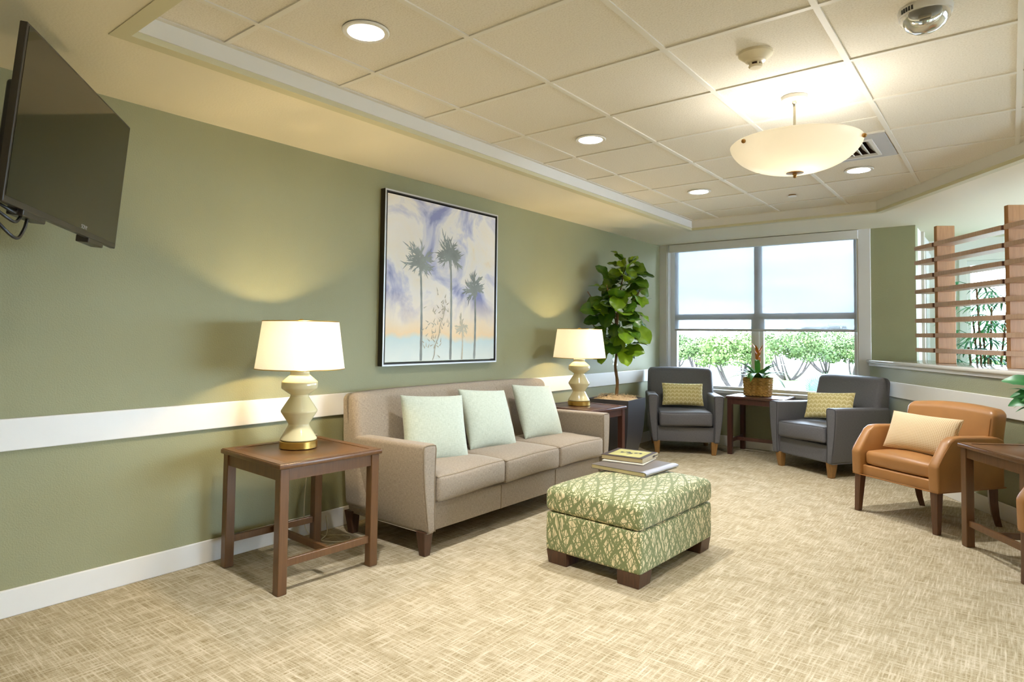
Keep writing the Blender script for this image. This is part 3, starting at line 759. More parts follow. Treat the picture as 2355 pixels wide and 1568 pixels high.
def tan_chair(label, loc, rz):
    W, D = .68, .66
    t = thing('leather_armchair', label, 'chair', loc, rz, 'tan leather armchairs')
    fy, by = -D / 2, D / 2; zb = .272
    for sx in (-1, 1):
        bm = NB(); taperbox(bm, (sx * (W / 2 - .035), fy + .03), (.036, .036), 0, (sx * (W / 2 - .045), fy + .045), (.054, .054), zb + .01); finish(bm, 'leg', 'mahogw', t, False)
        pts = [(sx * (W / 2 - .06), by - .075, zb + .01), (sx * (W / 2 - .06), by - .07, .18), (sx * (W / 2 - .06), by - .05, .08), (sx * (W / 2 - .06), by - .02, 0)]
        bm = NB(); tube(bm, pts, [.037, .034, .029, .025], 4); finish(bm, 'leg', 'mahogw', t, False)
    bm = NB(); rbox(bm, (W - .13, D - .1, .075), .012, (6, 4, 1), 2, None, (0, -.015, zb + .0375)); base = finish(bm, 'seat_base', 'tan', t)
    a = W / 2 - .008
    piping([(-a, fy + .012, zb + .004), (a, fy + .012, zb + .004), (a, by - .02, zb + .004), (-a, by - .02, zb + .004)], base, 'tanpipe', .004, True)
    def dfs(u, v, w, co):
        e = (1 - u ** 2) * (1 - abs(v) ** 3)
        return (co.x, co.y - .012 * (v < -.5) * (1 - u * u), co.z + (.038 * e if w > 0 else 0))
    bm = NB(); rbox(bm, (W - .145, D - .12, .10), .03, (8, 8, 2), 3, dfs, (0, -.01, zb + .128)); finish(bm, 'seat', 'tan', t)
    for sx in (-1, 1):
        prof = [(fy + .005, zb), (fy + .0, .445), (fy + .02, .475), (fy + .115, .605), (fy + .16, .632), (fy + .22, .636), (by - .1, .625), (by - .03, .60), (by - .035, zb)]
        bm = NB()
        Mx = Matrix.Translation((sx * (W / 2 - .0375) - .0375, 0, 0)) @ Matrix(((0, 0, 1, 0), (1, 0, 0, 0), (0, 1, 0, 0), (0, 0, 0, 1)))
        prism(bm, prof, 0, .075, Mx, .018, 3); arm = finish(bm, 'arm', 'tan', t)
        xo = sx * (W / 2 - .004)
        piping(catmull([(xo, fy + .018, zb + .01), (xo, fy + .018, .43), (xo, fy + .03, .475), (xo, fy + .118, .585), (xo, fy + .165, .617)], 4), arm, 'tanpipe', .0035, False)
    def dfb(u, v, w, co):
        zz = (co.z + .26) / .52
        y = co.y + .075 * zz + .02 * (zz ** 2)
        if v < 0: y -= .025 * (1 - u * u) * math.sin(zz * PI)
        y -= .03 * abs(u) ** 3 * (v < 0)
        z = co.z + .045 * (1 - u * u) * max(0, zz - .4)
        return (co.x, y, z)
    bm = NB(); rbox(bm, (W - .02, .125, .52), .045, (10, 3, 8), 4, dfb, (0, by - .115, .54)); back = finish(bm, 'backrest', 'tan', t)
    for sx in (-1, 1):
        pts = []
        for i in range(9):
            zz = .5 + .5 * i / 8
            pts.append((sx * (W / 2 - .035), by - .115 - .0575 + .075 * zz + .02 * zz * zz - .03 * .8 - .004 + (.05 * max(0, zz - .9) * 10 * .6), .54 - .26 + .52 * min(zz, .985)))
        piping(pts, back, 'tanpipe', .0035, False)
    return t
MAT['mahogw'] = M_wood('reddish_walnut', rgb(74, 48, 32), rgb(104, 70, 48), .35)

def table_lamp(label, loc, rz=0.):
    t = thing('table_lamp', label, 'lamp', loc, rz, 'zigzag table lamps')
    bm = NB(); lathe(bm, [(.100, 0), (.103, .002), (.103, .038), (.099, .041)], 56); finish(bm, 'base_ring', 'brass', t)
    bm = NB(); lathe(bm, [(.090, .040), (.098, .044), (.099, .049), (.058, .122), (.0565, .128), (.058, .134), (.097, .196), (.0985, .202), (.097, .208), (.050, .281), (.0485, .287), (.050, .293), (.096, .326), (.0985, .332), (.0985, .360), (.096, .366), (.055, .402), (.052, .407), (.052, .424), (.048, .428)], 64); finish(bm, 'ceramic_body', 'cream', t)
    bm = NB(); lathe(bm, [(.03, .427), (.03, .434), (.014, .437), (.012, .46), (.018, .465), (.018, .50)], 24); finish(bm, 'neck', 'brass', t)
    pr = [(.243, .437), (.207, .703)]; pi = [(.2045, .703), (.2405, .437)]
    bm = NB(); lathe(bm, pr, 72, cap0=False, cap1=False); sh = finish(bm, 'lamp_shade', 'lampshade', t)
    for r, z in ((.243, .438), (.207, .702)):
        bm = NB(); tube(bm, [(r * math.cos(2 * PI * k / 60), r * math.sin(2 * PI * k / 60), z) for k in range(60)], .0028, 6, True); finish(bm, 'shade_trim', 'brass', sh)
    bm = NB()
    for a in (0, 2 * PI / 3, 4 * PI / 3): tube(bm, [(0, 0, .700), (.206 * math.cos(a), .206 * math.sin(a), .700)], .002, 6)
    tube(bm, catmull([(.018, 0, .46), (.06, 0, .56), (.05, 0, .66), (0, 0, .700), (-.05, 0, .66), (-.06, 0, .56), (-.018, 0, .46)], 5), .002, 6); finish(bm, 'harp', 'brass', t)
    bm = NB(); lathe(bm, [(.004, .70), (.016, .705), (.018, .709), (.010, .714), (.001, .717)], 20); finish(bm, 'finial', 'brass', t)
    bm = NB(); sphere(bm, (0, 0, .535), .03, 14, 10, (1, 1, 1.25)); finish(bm, 'bulb', 'bulb', t)
    light('lamp_glow', 'POINT', (0, 0, .54), EN['lamp'], CL, .032, t)
    return t
# ---------------------------------------------------------------- seating group
R_ = math.radians
end_table('brown wooden end table in the foreground left of the sofa, under the large lamp', (.43, .70, 0), R_(-2.4), .622, .622, .635, 'walnut')
end_table('brown wooden end table at the far end of the sofa, beside the tall planter', (.40, 3.685, 0), R_(-1.5), .60, .60, .635, 'mahog')
end_table('dark wooden end table under the window between the two grey armchairs', (1.32, 5.945, 0), R_(0), .60, .50, .635, 'mahog')
tR = Vector((3.205, 3.61, 0)) + .30 * Vector((.838, .546, 0)) + .295 * Vector((.546, -.838, 0))
end_table('dark brown end table cut by the right edge, beside the tan leather chair', tuple(tR), math.atan2(.546, .838), .60, .59, .635, 'walnut')

sofa = lounge('sofa', 'long taupe three-seat sofa against the green wall', 'sofa', (.495, 2.255, 0), PI / 2, 2.15, .79, 3, 'sofa', 'sofapipe', 'darkwood', leanb=.09)
pm = Matrix
for (x, y, z, yaw, lean, roll, lb) in ((.505, 1.66, .655, 68, 20, 2, 'pale aqua square throw pillow at the near end of the sofa, beside the arm'),
                                     (.475, 2.245, .660, 82, 24, 4, 'pale aqua square throw pillow in the middle of the sofa'),
                                     (.475, 2.88, .660, 84, 24, 4, 'pale aqua square throw pillow at the far end of the sofa, towards the window')):
    cushion('throw_pillow', lb, 'pillow', place((x, y, z), R_(yaw), R_(lean), R_(roll)), .45, .45, .15, 'aqua', 'aqua throw pillows on the sofa', welt=False)

# grey armchairs
ga = R_(28.4); gb = R_(-30.3)
def fwd(a): return Vector((math.sin(a), -math.cos(a), 0))   # local -Y
def rgt(a): return Vector((math.cos(a), math.sin(a), 0))
cA = (Vector((.429, 5.225, 0)) + Vector((.957, 5.511, 0))) / 2 - fwd(ga) * .33
cB = (Vector((1.642, 5.456, 0)) + Vector((2.2, 5.13, 0))) / 2 - fwd(gb) * .33
chA = lounge('armchair', 'charcoal grey armchair in the left corner beside the tall planter', 'armchair', tuple(cA), ga, .80, .77, 1, 'grey', 'greypipe', 'oak', 'grey upholstered armchairs', cush_gap=.02, HB=.92, backin=.05, armT=.11, crown=.010)
chB = lounge('armchair', 'charcoal grey armchair in front of the right side of the window', 'armchair', tuple(cB), gb, .80, .77, 1, 'grey', 'greypipe', 'oak', 'grey upholstered armchairs', cush_gap=.02, HB=.92, backin=.05, armT=.11, crown=.010)
pA = cA + fwd(ga) * .035; pB = cB + fwd(gb) * .035 + rgt(gb) * .02
cushion('lumbar_pillow', 'gold chevron lumbar pillow on the left grey armchair', 'pillow', place((pA.x, pA.y, .625), ga, R_(20), R_(0)), .45, .255, .12, 'chevron', 'gold chevron pillows')
cushion('lumbar_pillow', 'gold chevron lumbar pillow leaning askew on the right grey armchair', 'pillow', place((pB.x, pB.y, .628), gb + R_(14), R_(22), R_(-4)), .46, .26, .12, 'chevron', 'gold chevron pillows')

# tan chairs
gt = R_(-33.2)
cT = (Vector((2.555, 4.10, 0)) + Vector((3.105, 3.74, 0))) / 2 - fwd(gt) * .295
tan_chair('tan leather armchair with a dotted cream pillow, below the slatted screen', tuple(cT), gt)
pT = cT + fwd(gt) * .065 + rgt(gt) * .02
cushion('lumbar_pillow', 'cream lumbar pillow with small tan dots on the tan leather armchair', 'pillow', place((pT.x, pT.y, .610), gt + R_(4), R_(24), R_(1)), .50, .28, .13, 'dots', None)
gt2 = math.atan2(-.838, .546)
cT2 = Vector((3.528, 3.03, 0)) + Vector((.546, -.838, 0)) * .30 + Vector((.838, .546, 0)) * .30
tan_chair('second tan leather armchair, only its arm edge showing at the right edge', tuple(cT2), gt2)

# ottoman
ot = thing('ottoman', 'square ottoman with green thatch print and block feet in the middle of the carpet', 'ottoman', (1.735, 2.06, 0), R_(-2.7))
bm = NB(); rbox(bm, (.60, .87, .215), .018, (6, 8, 4), 2, lambda u, v, w, c: (c.x * (1 + .006 * (1 - w * w)), c.y, c.z), (0, 0, .178)); finish(bm, 'body', 'thatch', ot)
def dfo(u, v, w, c):
    e = (1 - u ** 4) * (1 - v ** 4)
    return (c.x * (1 + .012 * (1 - w * w)), c.y * (1 + .008 * (1 - w * w)), c.z + (.030 * e if w > 0 else 0) + .006 * math.sin(3 * u + 2) * (w < 0) * 0)
bm = NB(); rbox(bm, (.605, .875, .135), .034, (8, 10, 3), 4, dfo, (0, 0, .354)); finish(bm, 'top_cushion', 'thatch', ot)
for sx in (-1, 1):
    for sy in (-1, 1):
        bm = NB(); taperbox(bm, (sx * .222, sy * .365), (.125, .12), 0, (sx * .228, sy * .365), (.135, .13), .075, .003); finish(bm, 'foot', 'darkwood', ot, False)

# books on the ottoman
zt = .4515
def book(label, loc, rz, w, d, h, cover, jacket, curl=False, art=False):
    t = thing('book', label, 'book', loc, rz, 'books on the ottoman')
    bm = NB(); box(bm, -w / 2, w / 2 - .004, -d / 2 + .004, d / 2 - .004, .003, h - .003); finish(bm, 'page_block', 'paper', t, False)
    bm = NB(); box(bm, -w / 2 - .004, w / 2, -d / 2, d / 2, h - .003, h, .001, 1); c = finish(bm, 'front_cover', cover, t, False)
    bm = NB(); box(bm, -w / 2 - .004, w / 2, -d / 2, d / 2, 0, .003, .001, 1); finish(bm, 'back_cover', cover, t, False)
    if curl:
        bm = NB(); n = 14
        pr = [(w / 2 - .03, h + .001), (w / 2 - .012, h + .002), (w / 2 + .004, h - .001), (w / 2 + .010, h - .007), (w / 2 + .009, h - .014), (w / 2 + .006, h - .016)]
        rows = []
        for i in range(n + 1):
            y = -d / 2 + d * i / n; k = .0012 * math.sin(i * 1.9) * (1 if 0 < i < n else .3)
            rows.append([bm.verts.new((px + k * (j > 1), y, pz + .0004 + .0008 * math.sin(i * 1.3 + j) * (j > 2))) for j, (px, pz) in enumerate(pr)])
        for i in range(n):
            for j in range(len(pr) - 1): bm.faces.new([rows[i][j], rows[i][j + 1], rows[i + 1][j + 1], rows[i + 1][j]])
        finish(bm, 'dust_jacket', jacket, t)
    else:
        bm = NB(); box(bm, w / 2 - .004, w / 2, -d / 2, d / 2, 0, h, .001, 1); finish(bm, 'spine', jacket, t, False)
        bm = NB(); yy = d / 2 - .10
        for j, (ln, hh) in enumerate(((.010, .013), (.008, .013), (.012, .013), (.004, .013), (.009, .006), (.008, .006), (.010, .006), (.009, .006))):
            box(bm, w / 2, w / 2 + .0006, yy, yy + ln, h / 2 - hh / 2, h / 2 + hh / 2); yy += ln + .003
        finish(bm, 'spine_lettering', 'ink', t, False)
    if art:
        bm = NB(); box(bm, -w / 2 + .03, w / 2 - .03, -d / 2 + .03, d / 2 - .03, h, h + .0006); finish(bm, 'cover_picture', 'bookyel', c, False)
        bm = NB(); r2 = random.Random(3)
        for k in range(9):
            cx, cy = -.05 + .013 * k + r2.uniform(-.012, .012), r2.uniform(-.02, .03) + .02 * math.sin(k); ra, rb, an = r2.uniform(.012, .026), r2.uniform(.006, .013), r2.uniform(0, PI)
            add_verts_faces(bm, [(cx + ra * math.cos(q) * math.cos(an) - rb * math.sin(q) * math.sin(an), cy + ra * math.cos(q) * math.sin(an) + rb * math.sin(q) * math.cos(an), h + .0008 + k * 1e-5) for q in [2 * PI * i / 12 for i in range(12)]], [tuple(range(12))])
        finish(bm, 'cover_art', 'ink', c, False)
    return t
book('large grey-jacketed coffee table book lying flat on the ottoman, bottom of the pile', (1.625, 2.315, zt), R_(-4), .375, .40, .026, 'jacket', 'jacket2', curl=True)
t = thing('booklet', 'thin white booklet between the two books on the ottoman', 'booklet', (1.545, 2.405, zt + .0278), R_(8)); 
bm = NB(); box(bm, -.135, .135, -.14, .13, 0, .007, .001, 1); finish(bm, 'pages', 'paperw', t, False)
book('smaller hardcover with a yellow picture on its cover, topmost on the ottoman', (1.535, 2.43, zt + .0352), R_(6), .275, .285, .030, 'bookdark', 'spine', art=True)

# lamps
def under(o, p):
    o.parent = p; o.matrix_parent_inverse = Matrix.LocRotScale(p.location, p.rotation_euler, None).inverted(); return o
lamp1 = table_lamp('cream zigzag ceramic table lamp in the foreground, on the near end table', (.375, .712, .638), .3)
table_lamp('cream zigzag ceramic table lamp at the far end of the sofa, near the tall plant', (.36, 3.70, .638), 1.1)
pts = [(.30, .70, .645), (.12, .86, .642), (.085, 1.03, .64), (.045, 1.04, .60), (.035, 1.0, .35), (.04, 1.0, .06), (.09, 1.08, .008), (.16, 1.14, .008), (.23, 1.19, .008), (.30, 1.14, .008), (.27, 1.06, .008), (.18, 1.02, .008), (.12, 1.10, .008), (.06, 1.15, .03), (.03, 1.16, .10)]
bm = NB(); tube(bm, catmull(pts, 7), .0032, 6); under(finish(bm, 'power_cord', 'cord', None), lamp1)['label'] = 'clear lamp cord trailing on the carpet'

# ---------------------------------------------------------------- painting
pc = thing('framed_painting', 'large square painting of palm trees in a black and silver floater frame above the sofa', 'painting', (0, 2.222, 1.678))
hw, hh = .634, .632
bm = NB(); ring(bm, [(-hw + .02, -hh + .02), (hw - .02, -hh + .02), (hw - .02, hh - .02), (-hw + .02, hh - .02)], [(-hw, -hh), (hw, -hh), (hw, hh), (-hw, hh)], .002, .049)
Mf = Matrix(((0, 0, 1, 0), (1, 0, 0, 0), (0, 1, 0, 0), (0, 0, 0, 1)))
bm.transform(Mf); finish(bm, 'frame', 'canvasside', pc, False)
bm = NB(); ring(bm, [(-hw + .011, -hh + .011), (hw - .011, -hh + .011), (hw - .011, hh - .011), (-hw + .011, hh - .011)], [(-hw, -hh), (hw, -hh), (hw, hh), (-hw, hh)], .049, .0515); bm.transform(Mf); finish(bm, 'frame_edge', 'silver', pc, False)
bm = NB(); box(bm, .004, .044, -hw + .028, hw - .028, -hh + .028, hh - .028)
r3 = random.Random(11)
SX = [.0446]
def stroke(p, q, w0, w1, mi):
    SX[0] += 2.5e-6; x = SX[0]
    d = Vector((q[0] - p[0], q[1] - p[1])); 
    if d.length < 1e-6: return
    nn = Vector((-d.y, d.x)).normalized(); m = ((p[0] + q[0]) / 2, (p[1] + q[1]) / 2)
    n0 = len(bm.faces)
    vs = [(x, p[0] - nn.x * w0, p[1] - nn.y * w0), (x, m[0] - nn.x * (w0 + w1) * .6, m[1] - nn.y * (w0 + w1) * .6), (x, q[0] - nn.x * w1, q[1] - nn.y * w1), (x, q[0] + nn.x * w1, q[1] + nn.y * w1), (x, m[0] + nn.x * (w0 + w1) * .6, m[1] + nn.y * (w0 + w1) * .6), (x, p[0] + nn.x * w0, p[1] + nn.y * w0)]
    V, F = add_verts_faces(bm, vs, [(0, 1, 2, 3, 4, 5)])
    for f in F:
        f.material_index = mi; f.normal_update()
        if f.normal.x < 0: f.normal_flip()
W_, H_ = 2 * (hw - .028), 2 * (hh - .028)
def uvp(u, v): return (-W_ / 2 + u * W_, -H_ / 2 + v * H_)
def palm(ub, ut, vt, w, spread, mi, nfr):
    b = uvp(ub, 0.003); tpt = uvp(ut, vt); prev = b
    for k in range(1, 9):
        s = k / 8; cur = (b[0] + (tpt[0] - b[0]) * s + .008 * math.sin(s * PI), b[1] + (tpt[1] - b[1]) * s); stroke(prev, cur, w * (1.2 - .4 * s), w * (1.15 - .4 * s), mi); prev = cur
    for k in range(nfr):
        a = r3.uniform(-.4, PI + .4) if k % 3 else r3.uniform(PI * .9, PI * 2.1)
        L = spread * r3.uniform(.55, 1.); c = (tpt[0] + r3.uniform(-.2, .2) * spread, tpt[1] + r3.uniform(-.25, .35) * spread)
        e = (c[0] + math.cos(a) * L - .02, c[1] + math.sin(a) * L * .95); stroke(c, e, spread * .085, .0008, mi)
        for q in range(5):
            s = r3.uniform(.3, .9); cc = (c[0] + (e[0] - c[0]) * s, c[1] + (e[1] - c[1]) * s); a2 = a + r3.uniform(-.7, .7)
            stroke(cc, (cc[0] + math.cos(a2) * L * .45, cc[1] + math.sin(a2) * L * .45), .006, .0006, mi)
palm(.29, .275, .61, .010, .145, 1, 34); palm(.555, .545, .685, .010, .150, 1, 34); palm(.79, .79, .475, .010, .125, 1, 30); palm(.665, .665, .215, .006, .085, 2, 16)
for k in range(60):
    s = r3.uniform(0, 1); u = .37 + .14 * s + r3.gauss(0, .055); v = .05 + .36 * s + r3.gauss(0, .03); p = uvp(u, max(.02, v)); a = r3.uniform(.3, 2.8)
    stroke(p, (p[0] + .035 * math.cos(a), p[1] + .035 * math.sin(a)), .005, .0006, 2)
pv = uvp(.39, .004)
for k in range(1, 11):
    cur = uvp(.39 + .011 * k + .006 * math.sin(k * 1.7), .035 * k); stroke(pv, cur, .0035, .003, 2); pv = cur
finish(bm, 'canvas', ['sky_art', 'palm_ink', 'palm_ink2'], pc, False)

# ---------------------------------------------------------------- television
tv = thing('television', 'black flat-screen television tilted out from the wall at upper left', 'television', (.795, -.535, 1.922), rot=(R_(4.333), R_(1.047), R_(143.03)))
W_, H_ = .968, .552
bm = NB(); box(bm, -W_ / 2, W_ / 2, .0, .022, -H_ / 2, H_ / 2, .003, 2); finish(bm, 'bezel', 'bezel', tv, False)
bm = NB(); box(bm, -W_ / 2 + .011, W_ / 2 - .009, -.0012, .001, -H_ / 2 + .02, H_ / 2 - .009); sc = finish(bm, 'screen', 'screen', tv, False)
bm = NB(); rbox(bm, (W_ * .9, .04, H_ * .62), .012, (4, 1, 4), 2, None, (0, .04, -.06)); finish(bm, 'rear_housing', 'black', tv)
for sx in (-1, 1):
    bm = NB(); box(bm, sx * .27 - .08, sx * .27 + .08, .002, .05, -H_ / 2 - .018, -H_ / 2 + .01, .004); finish(bm, 'speaker_grille', 'bezel', tv, False)
cu = bpy.data.curves.new('brand_logo', 'FONT'); cu.body = 'SONY'; cu.size = .022; cu.align_x = 'CENTER'; cu.extrude = .0003
fo = bpy.data.objects.new('logo_text', cu); COL.objects.link(fo)
dg = bpy.context.evaluated_depsgraph_get(); me = bpy.data.meshes.new_from_object(fo.evaluated_get(dg)); bpy.data.objects.remove(fo)
me.materials.clear(); me.materials.append(MAT['silver'])
lo = bpy.data.objects.new('logo_lettering', me); COL.objects.link(lo); lo.parent = tv; lo.location = (.12, -.0018, -H_ / 2 + .024); lo.rotation_euler = (PI / 2, 0, 0)
mt = thing('swing_arm_bracket', 'black swing-arm bracket holding the television off the wall', 'bracket', (0, -1.02, 1.90))
bm = NB(); box(bm, 0, .02, -.1, .1, -.2, .2, .003); finish(bm, 'wall_plate', 'black', mt, False)
def bar(bm, p, q, w, h):
    p, q = Vector(p), Vector(q); d = (q - p); L = d.length; a = math.atan2(d.y, d.x)
    box(bm, 0, L, -w / 2, w / 2, -h / 2, h / 2, .003, M=Matrix.Translation(p) @ Matrix.Rotation(a, 4, 'Z'))
bm = NB(); bar(bm, (.02, 0, 0), (.42, -.10, 0), .03, .06); finish(bm, 'arm', 'black', mt, False)
bm = NB(); bar(bm, (.42, -.10, 0), (.770, .440, 0), .03, .06); finish(bm, 'arm', 'black', mt, False)
bm = NB(); tube(bm, [(.42, -.10, -.04), (.42, -.10, .04)], .022, 12); finish(bm, 'hinge', 'black', mt)
lat = Vector((math.cos(R_(143)), math.sin(R_(143)), 0))
for i, (s0, dip, out, lb) in enumerate(((-.33, .10, .10, 'black video cable looping behind the lower left corner of the television, tightest loop'), (-.30, .15, .14, 'black video cable looping behind the lower left corner of the television, middle loop'), (-.27, .235, .16, 'black power cable hanging lowest behind the television'))):
    a = Vector((.795, -.535, 1.70)) + lat * s0 + Vector((-.6, -.8, 0)) * .04; b = a - lat * out + Vector((-.6, -.8, 0)) * .10 + Vector((0, 0, .22))
    bm = NB(); tube(bm, catmull([a, a + Vector((0, 0, -dip * .45)) - lat * out * .25, a + Vector((0, 0, -dip * .55)) - lat * out * .8, b + Vector((0, 0, -.18)) - lat * .03, b], 7), .005, 8)
    under(finish(bm, 'cable', 'black', None), tv)
# ---------------------------------------------------------------- plants
def add_leaf(bm, tl, M4, L, Wd, tint, prof, nl=8, nw=4, fold=.25, droop=.5, wav=.0, vein=0.):
    rows = []
    for i in range(nl + 1):
        s = i / nl; w = prof(s) * Wd
        ang = droop * s; y = L * (math.sin(ang) / droop if droop else s); z = -L * ((1 - math.cos(ang)) / droop if droop else 0)
        row = []
        for j in range(nw + 1):
            q = (j / nw - .5) * 2
            zz = z + fold * abs(q) * w + wav * w * math.sin(s * 17 + q * 4) * abs(q)
            row.append(bm.verts.new(M4 @ Vector((q * w, y, zz)))); tl.append(min(1, max(0, tint + vein * (.12 if j == nw // 2 else 0) + rnd.uniform(-.04, .04))))
        rows.append(row)
    for i in range(nl):
        for j in range(nw):
            bm.faces.new([rows[i][j], rows[i][j + 1], rows[i + 1][j + 1], rows[i + 1][j]])
def frame(p, d, up):
    y = Vector(d).normalized(); z = (Vector(up) - y * Vector(up).dot(y))
    if z.length < 1e-4: z = y.orthogonal()
    z.normalize(); x = y.cross(z)
    return Matrix(((x.x, y.x, z.x, p[0]), (x.y, y.y, z.y, p[1]), (x.z, y.z, z.z, p[2]), (0, 0, 0, 1)))
figprof = lambda s: max(.03, (math.sin(min(1, s * 1.02) ** 1.25 * PI) ** .62) * (.72 + .34 * s)) if 0 < s < 1 else .04
lanceprof = lambda s: max(.04, math.sin(min(1, (s + .04) / 1.06) ** .75 * PI) ** .8)
strap = lambda s: (.55 + .45 * min(1, s * 4)) * max(.02, (1 - s ** 5))

# fiddle leaf fig in its planter
px, py = .31, 4.50
ft = thing('potted_fig_tree', 'tall potted fiddle leaf fig tree in a dark square planter between sofa and grey chair', 'potted tree', (px, py, 0), R_(5))
bm = NB(); rings = []
for z, h in ((0, .13), (.03, .145), (.10, .172), (.2, .196), (.3, .212), (.42, .222), (.55, .228), (.645, .23), (.645, .212), (.60, .21)):
    rings.append([bm.verts.new((sx * h, sy * h, z)) for sx, sy in ((-1, -1), (1, -1), (1, 1), (-1, 1))])
for A, B in zip(rings, rings[1:]):
    for k in range(4): bm.faces.new([A[k], A[(k + 1) % 4], B[(k + 1) % 4], B[k]])
bm.faces.new(rings[0][::-1]); finish(bm, 'planter', 'planter', ft)
bm = NB(); N = 22; g = {}
for i in range(N + 1):
    for j in range(N + 1):
        u, v = i / N * 2 - 1, j / N * 2 - 1; e = max(0, 1 - u * u) * max(0, 1 - v * v)
        g[i, j] = bm.verts.new((u * .211, v * .211, .62 + .05 * e ** .5 * rnd.uniform(.55, 1.1)))
for i in range(N):
    for j in range(N): bm.faces.new([g[i, j], g[i + 1, j], g[i + 1, j + 1], g[i, j + 1]])
for k in range(130):
    a = rnd.uniform(0, 2 * PI); r = .2 * rnd.random() ** .5; p = Vector((r * math.cos(a), r * math.sin(a), .645 + rnd.uniform(0, .02)))
    tube(bm, catmull([p, p + Vector((rnd.uniform(-.03, .03), rnd.uniform(-.03, .03), rnd.uniform(.005, .03))), p + Vector((rnd.uniform(-.05, .05), rnd.uniform(-.05, .05), rnd.uniform(-.005, .012)))], 3), .0016, 3)
finish(bm, 'moss', 'moss', ft)
bm = NB()
trunk = catmull([(0, 0, .62), (.012, .006, .80), (-.006, -.004, .98), (.010, .004, 1.16), (0, 0, 1.34), (.016, .01, 1.6), (.05, .04, 1.88), (.075, .06, 2.02)], 6)
tube(bm, trunk, [.019 - .013 * i / (len(trunk) - 1) + .0015 * math.sin(i * 2.1) for i in range(len(trunk))], 8)
br = []
for z0, a, L, up in ((1.20, 3.5, .26, .22), (1.26, .4, .26, .14), (1.3, 5.2, .24, .2), (1.34, 2.1, .2, .3), (1.38, 3.7, .3, .36), (1.45, .1, .25, .3), (1.5, 4.6, .2, .3)):
    b0 = Vector((0, 0, z0)); e = Vector((math.cos(a) * L, math.sin(a) * L, z0 + up)); m = (b0 + e) / 2 + Vector((0, 0, -.03)); tube(bm, catmull([b0, m, e], 5), .006, 6); br.append((b0, m, e))
finish(bm, 'trunk', 'bark', ft)
bm = NB(); tl = []
def rz_(z):
    for (a, ra), (b, rb) in zip(((1.08, .14), (1.2, .26), (1.4, .33), (1.6, .33), (1.75, .25), (1.9, .16), (2.04, .05)), ((1.2, .26), (1.4, .33), (1.6, .33), (1.75, .25), (1.9, .16), (2.04, .05), (2.3, .03))):
        if z <= b: return ra + (rb - ra) * max(0, (z - a)) / (b - a)
    return .03
nleaf = 132
for k in range(nleaf):
    z = 1.13 + .92 * ((k + .5) / nleaf) ** .92; a = k * 2.39996 + rnd.uniform(-.3, .3)
    cx = .10 * max(0, (z - 1.6) / .45); cy = .08 * max(0, (z - 1.6) / .45)
    rr = rz_(z); r0 = rr * rnd.uniform(.15, .62); d = Vector((math.cos(a), math.sin(a), 0))
    if px + cx + d.x * (r0 + .18) < .07: d.x *= .25; d.normalize()
    el = rnd.uniform(-.7, .9) + (z - 1.55) * .9
    L = rnd.uniform(.17, .285) * (1. if z < 1.9 else .85)
    dd = d * math.cos(el) + Vector((0, 0, math.sin(el)))
    up = Vector((0, 0, 1)) * math.cos(el) * 1. - d * math.sin(el) * .6 + Vector((rnd.uniform(-.8, .8), rnd.uniform(-.8, .8), rnd.uniform(-.2, .3))) + Vector((.35, -.55, 0))
    p = Vector((cx, cy, z)) + d * r0
    tint = rnd.uniform(.06, .5) + .2 * max(0, z - 1.6); tint = .95 if rnd.random() < .05 else tint  # tint lightens with height, painting window light into the upper crown
    add_leaf(bm, tl, frame(p, dd, up), L, L * .36, tint, figprof, 11, 6, .18, rnd.uniform(.3, .9), .14, 1.)
    tube(bm, [Vector((cx * .9, cy * .9, z - .02)) + d * r0 * .55, p], .0025, 4); tl.extend([.4] * 8)
for v in bm.verts:
    if v.co.x < -.27: v.co.x = -.27 + (v.co.x + .27) * .04
o = finish(bm, 'foliage', 'figleaf', ft, autosmooth=False); tinted(o, tl)

# bromeliad in a wicker basket
bx, by_, bz = 1.285, 5.965, .639
bt = thing('potted_bromeliad', 'orange-tipped bromeliad in a woven basket on the table under the window', 'potted plant', (bx, by_, bz), R_(2))
bm = NB(); hx, hy, HB_ = .135, .10, .205
def rrect(s, n=88, hx=hx, hy=hy, r=.035):
    per = [(hx - r, hy - r, 0), (-(hx - r), hy - r, 1), (-(hx - r), -(hy - r), 2), (hx - r, -(hy - r), 3)]; pts = []
    for (cx, cy, q) in per:
        for k in range(4):
            a = q * PI / 2 + k / 3 * PI / 2; pts.append((cx + r * math.cos(a), cy + r * math.sin(a)))
    out = []; tot = 0; seg = []
    for i in range(len(pts)):
        a, b = Vector(pts[i]), Vector(pts[(i + 1) % len(pts)]); seg.append((a, b, (b - a).length)); tot += (b - a).length
    for k in range(n):
        d = tot * k / n
        for a, b, l in seg:
            if d <= l: out.append(a + (b - a) * (d / l if l else 0)); break
            d -= l
    return out
base = rrect(1); nrow = 12
for rI in range(nrow):
    z = .010 + (HB_ - .02) * rI / (nrow - 1); sc = .93 + .07 * rI / (nrow - 1); P = []
    for k, q in enumerate(base):
        nrm = Vector((q.x / hx ** 2, q.y / hy ** 2)).normalized(); o_ = .0055 * math.sin(k * PI / 4 * 2 + rI * PI); P.append((q.x * sc + nrm.x * o_, q.y * sc + nrm.y * o_, z + .002 * math.sin(k * 1.7 + rI)))
    tube(bm, P, .0098, 6, True)
finish(bm, 'wicker_basket', 'wicker', bt)
bm = NB(); prism(bm, [(q.x * .93, q.y * .93) for q in base[::2]], .004, HB_ - .03); finish(bm, 'basket_liner', 'ventdark', bt, False)
bm = NB(); tl = []
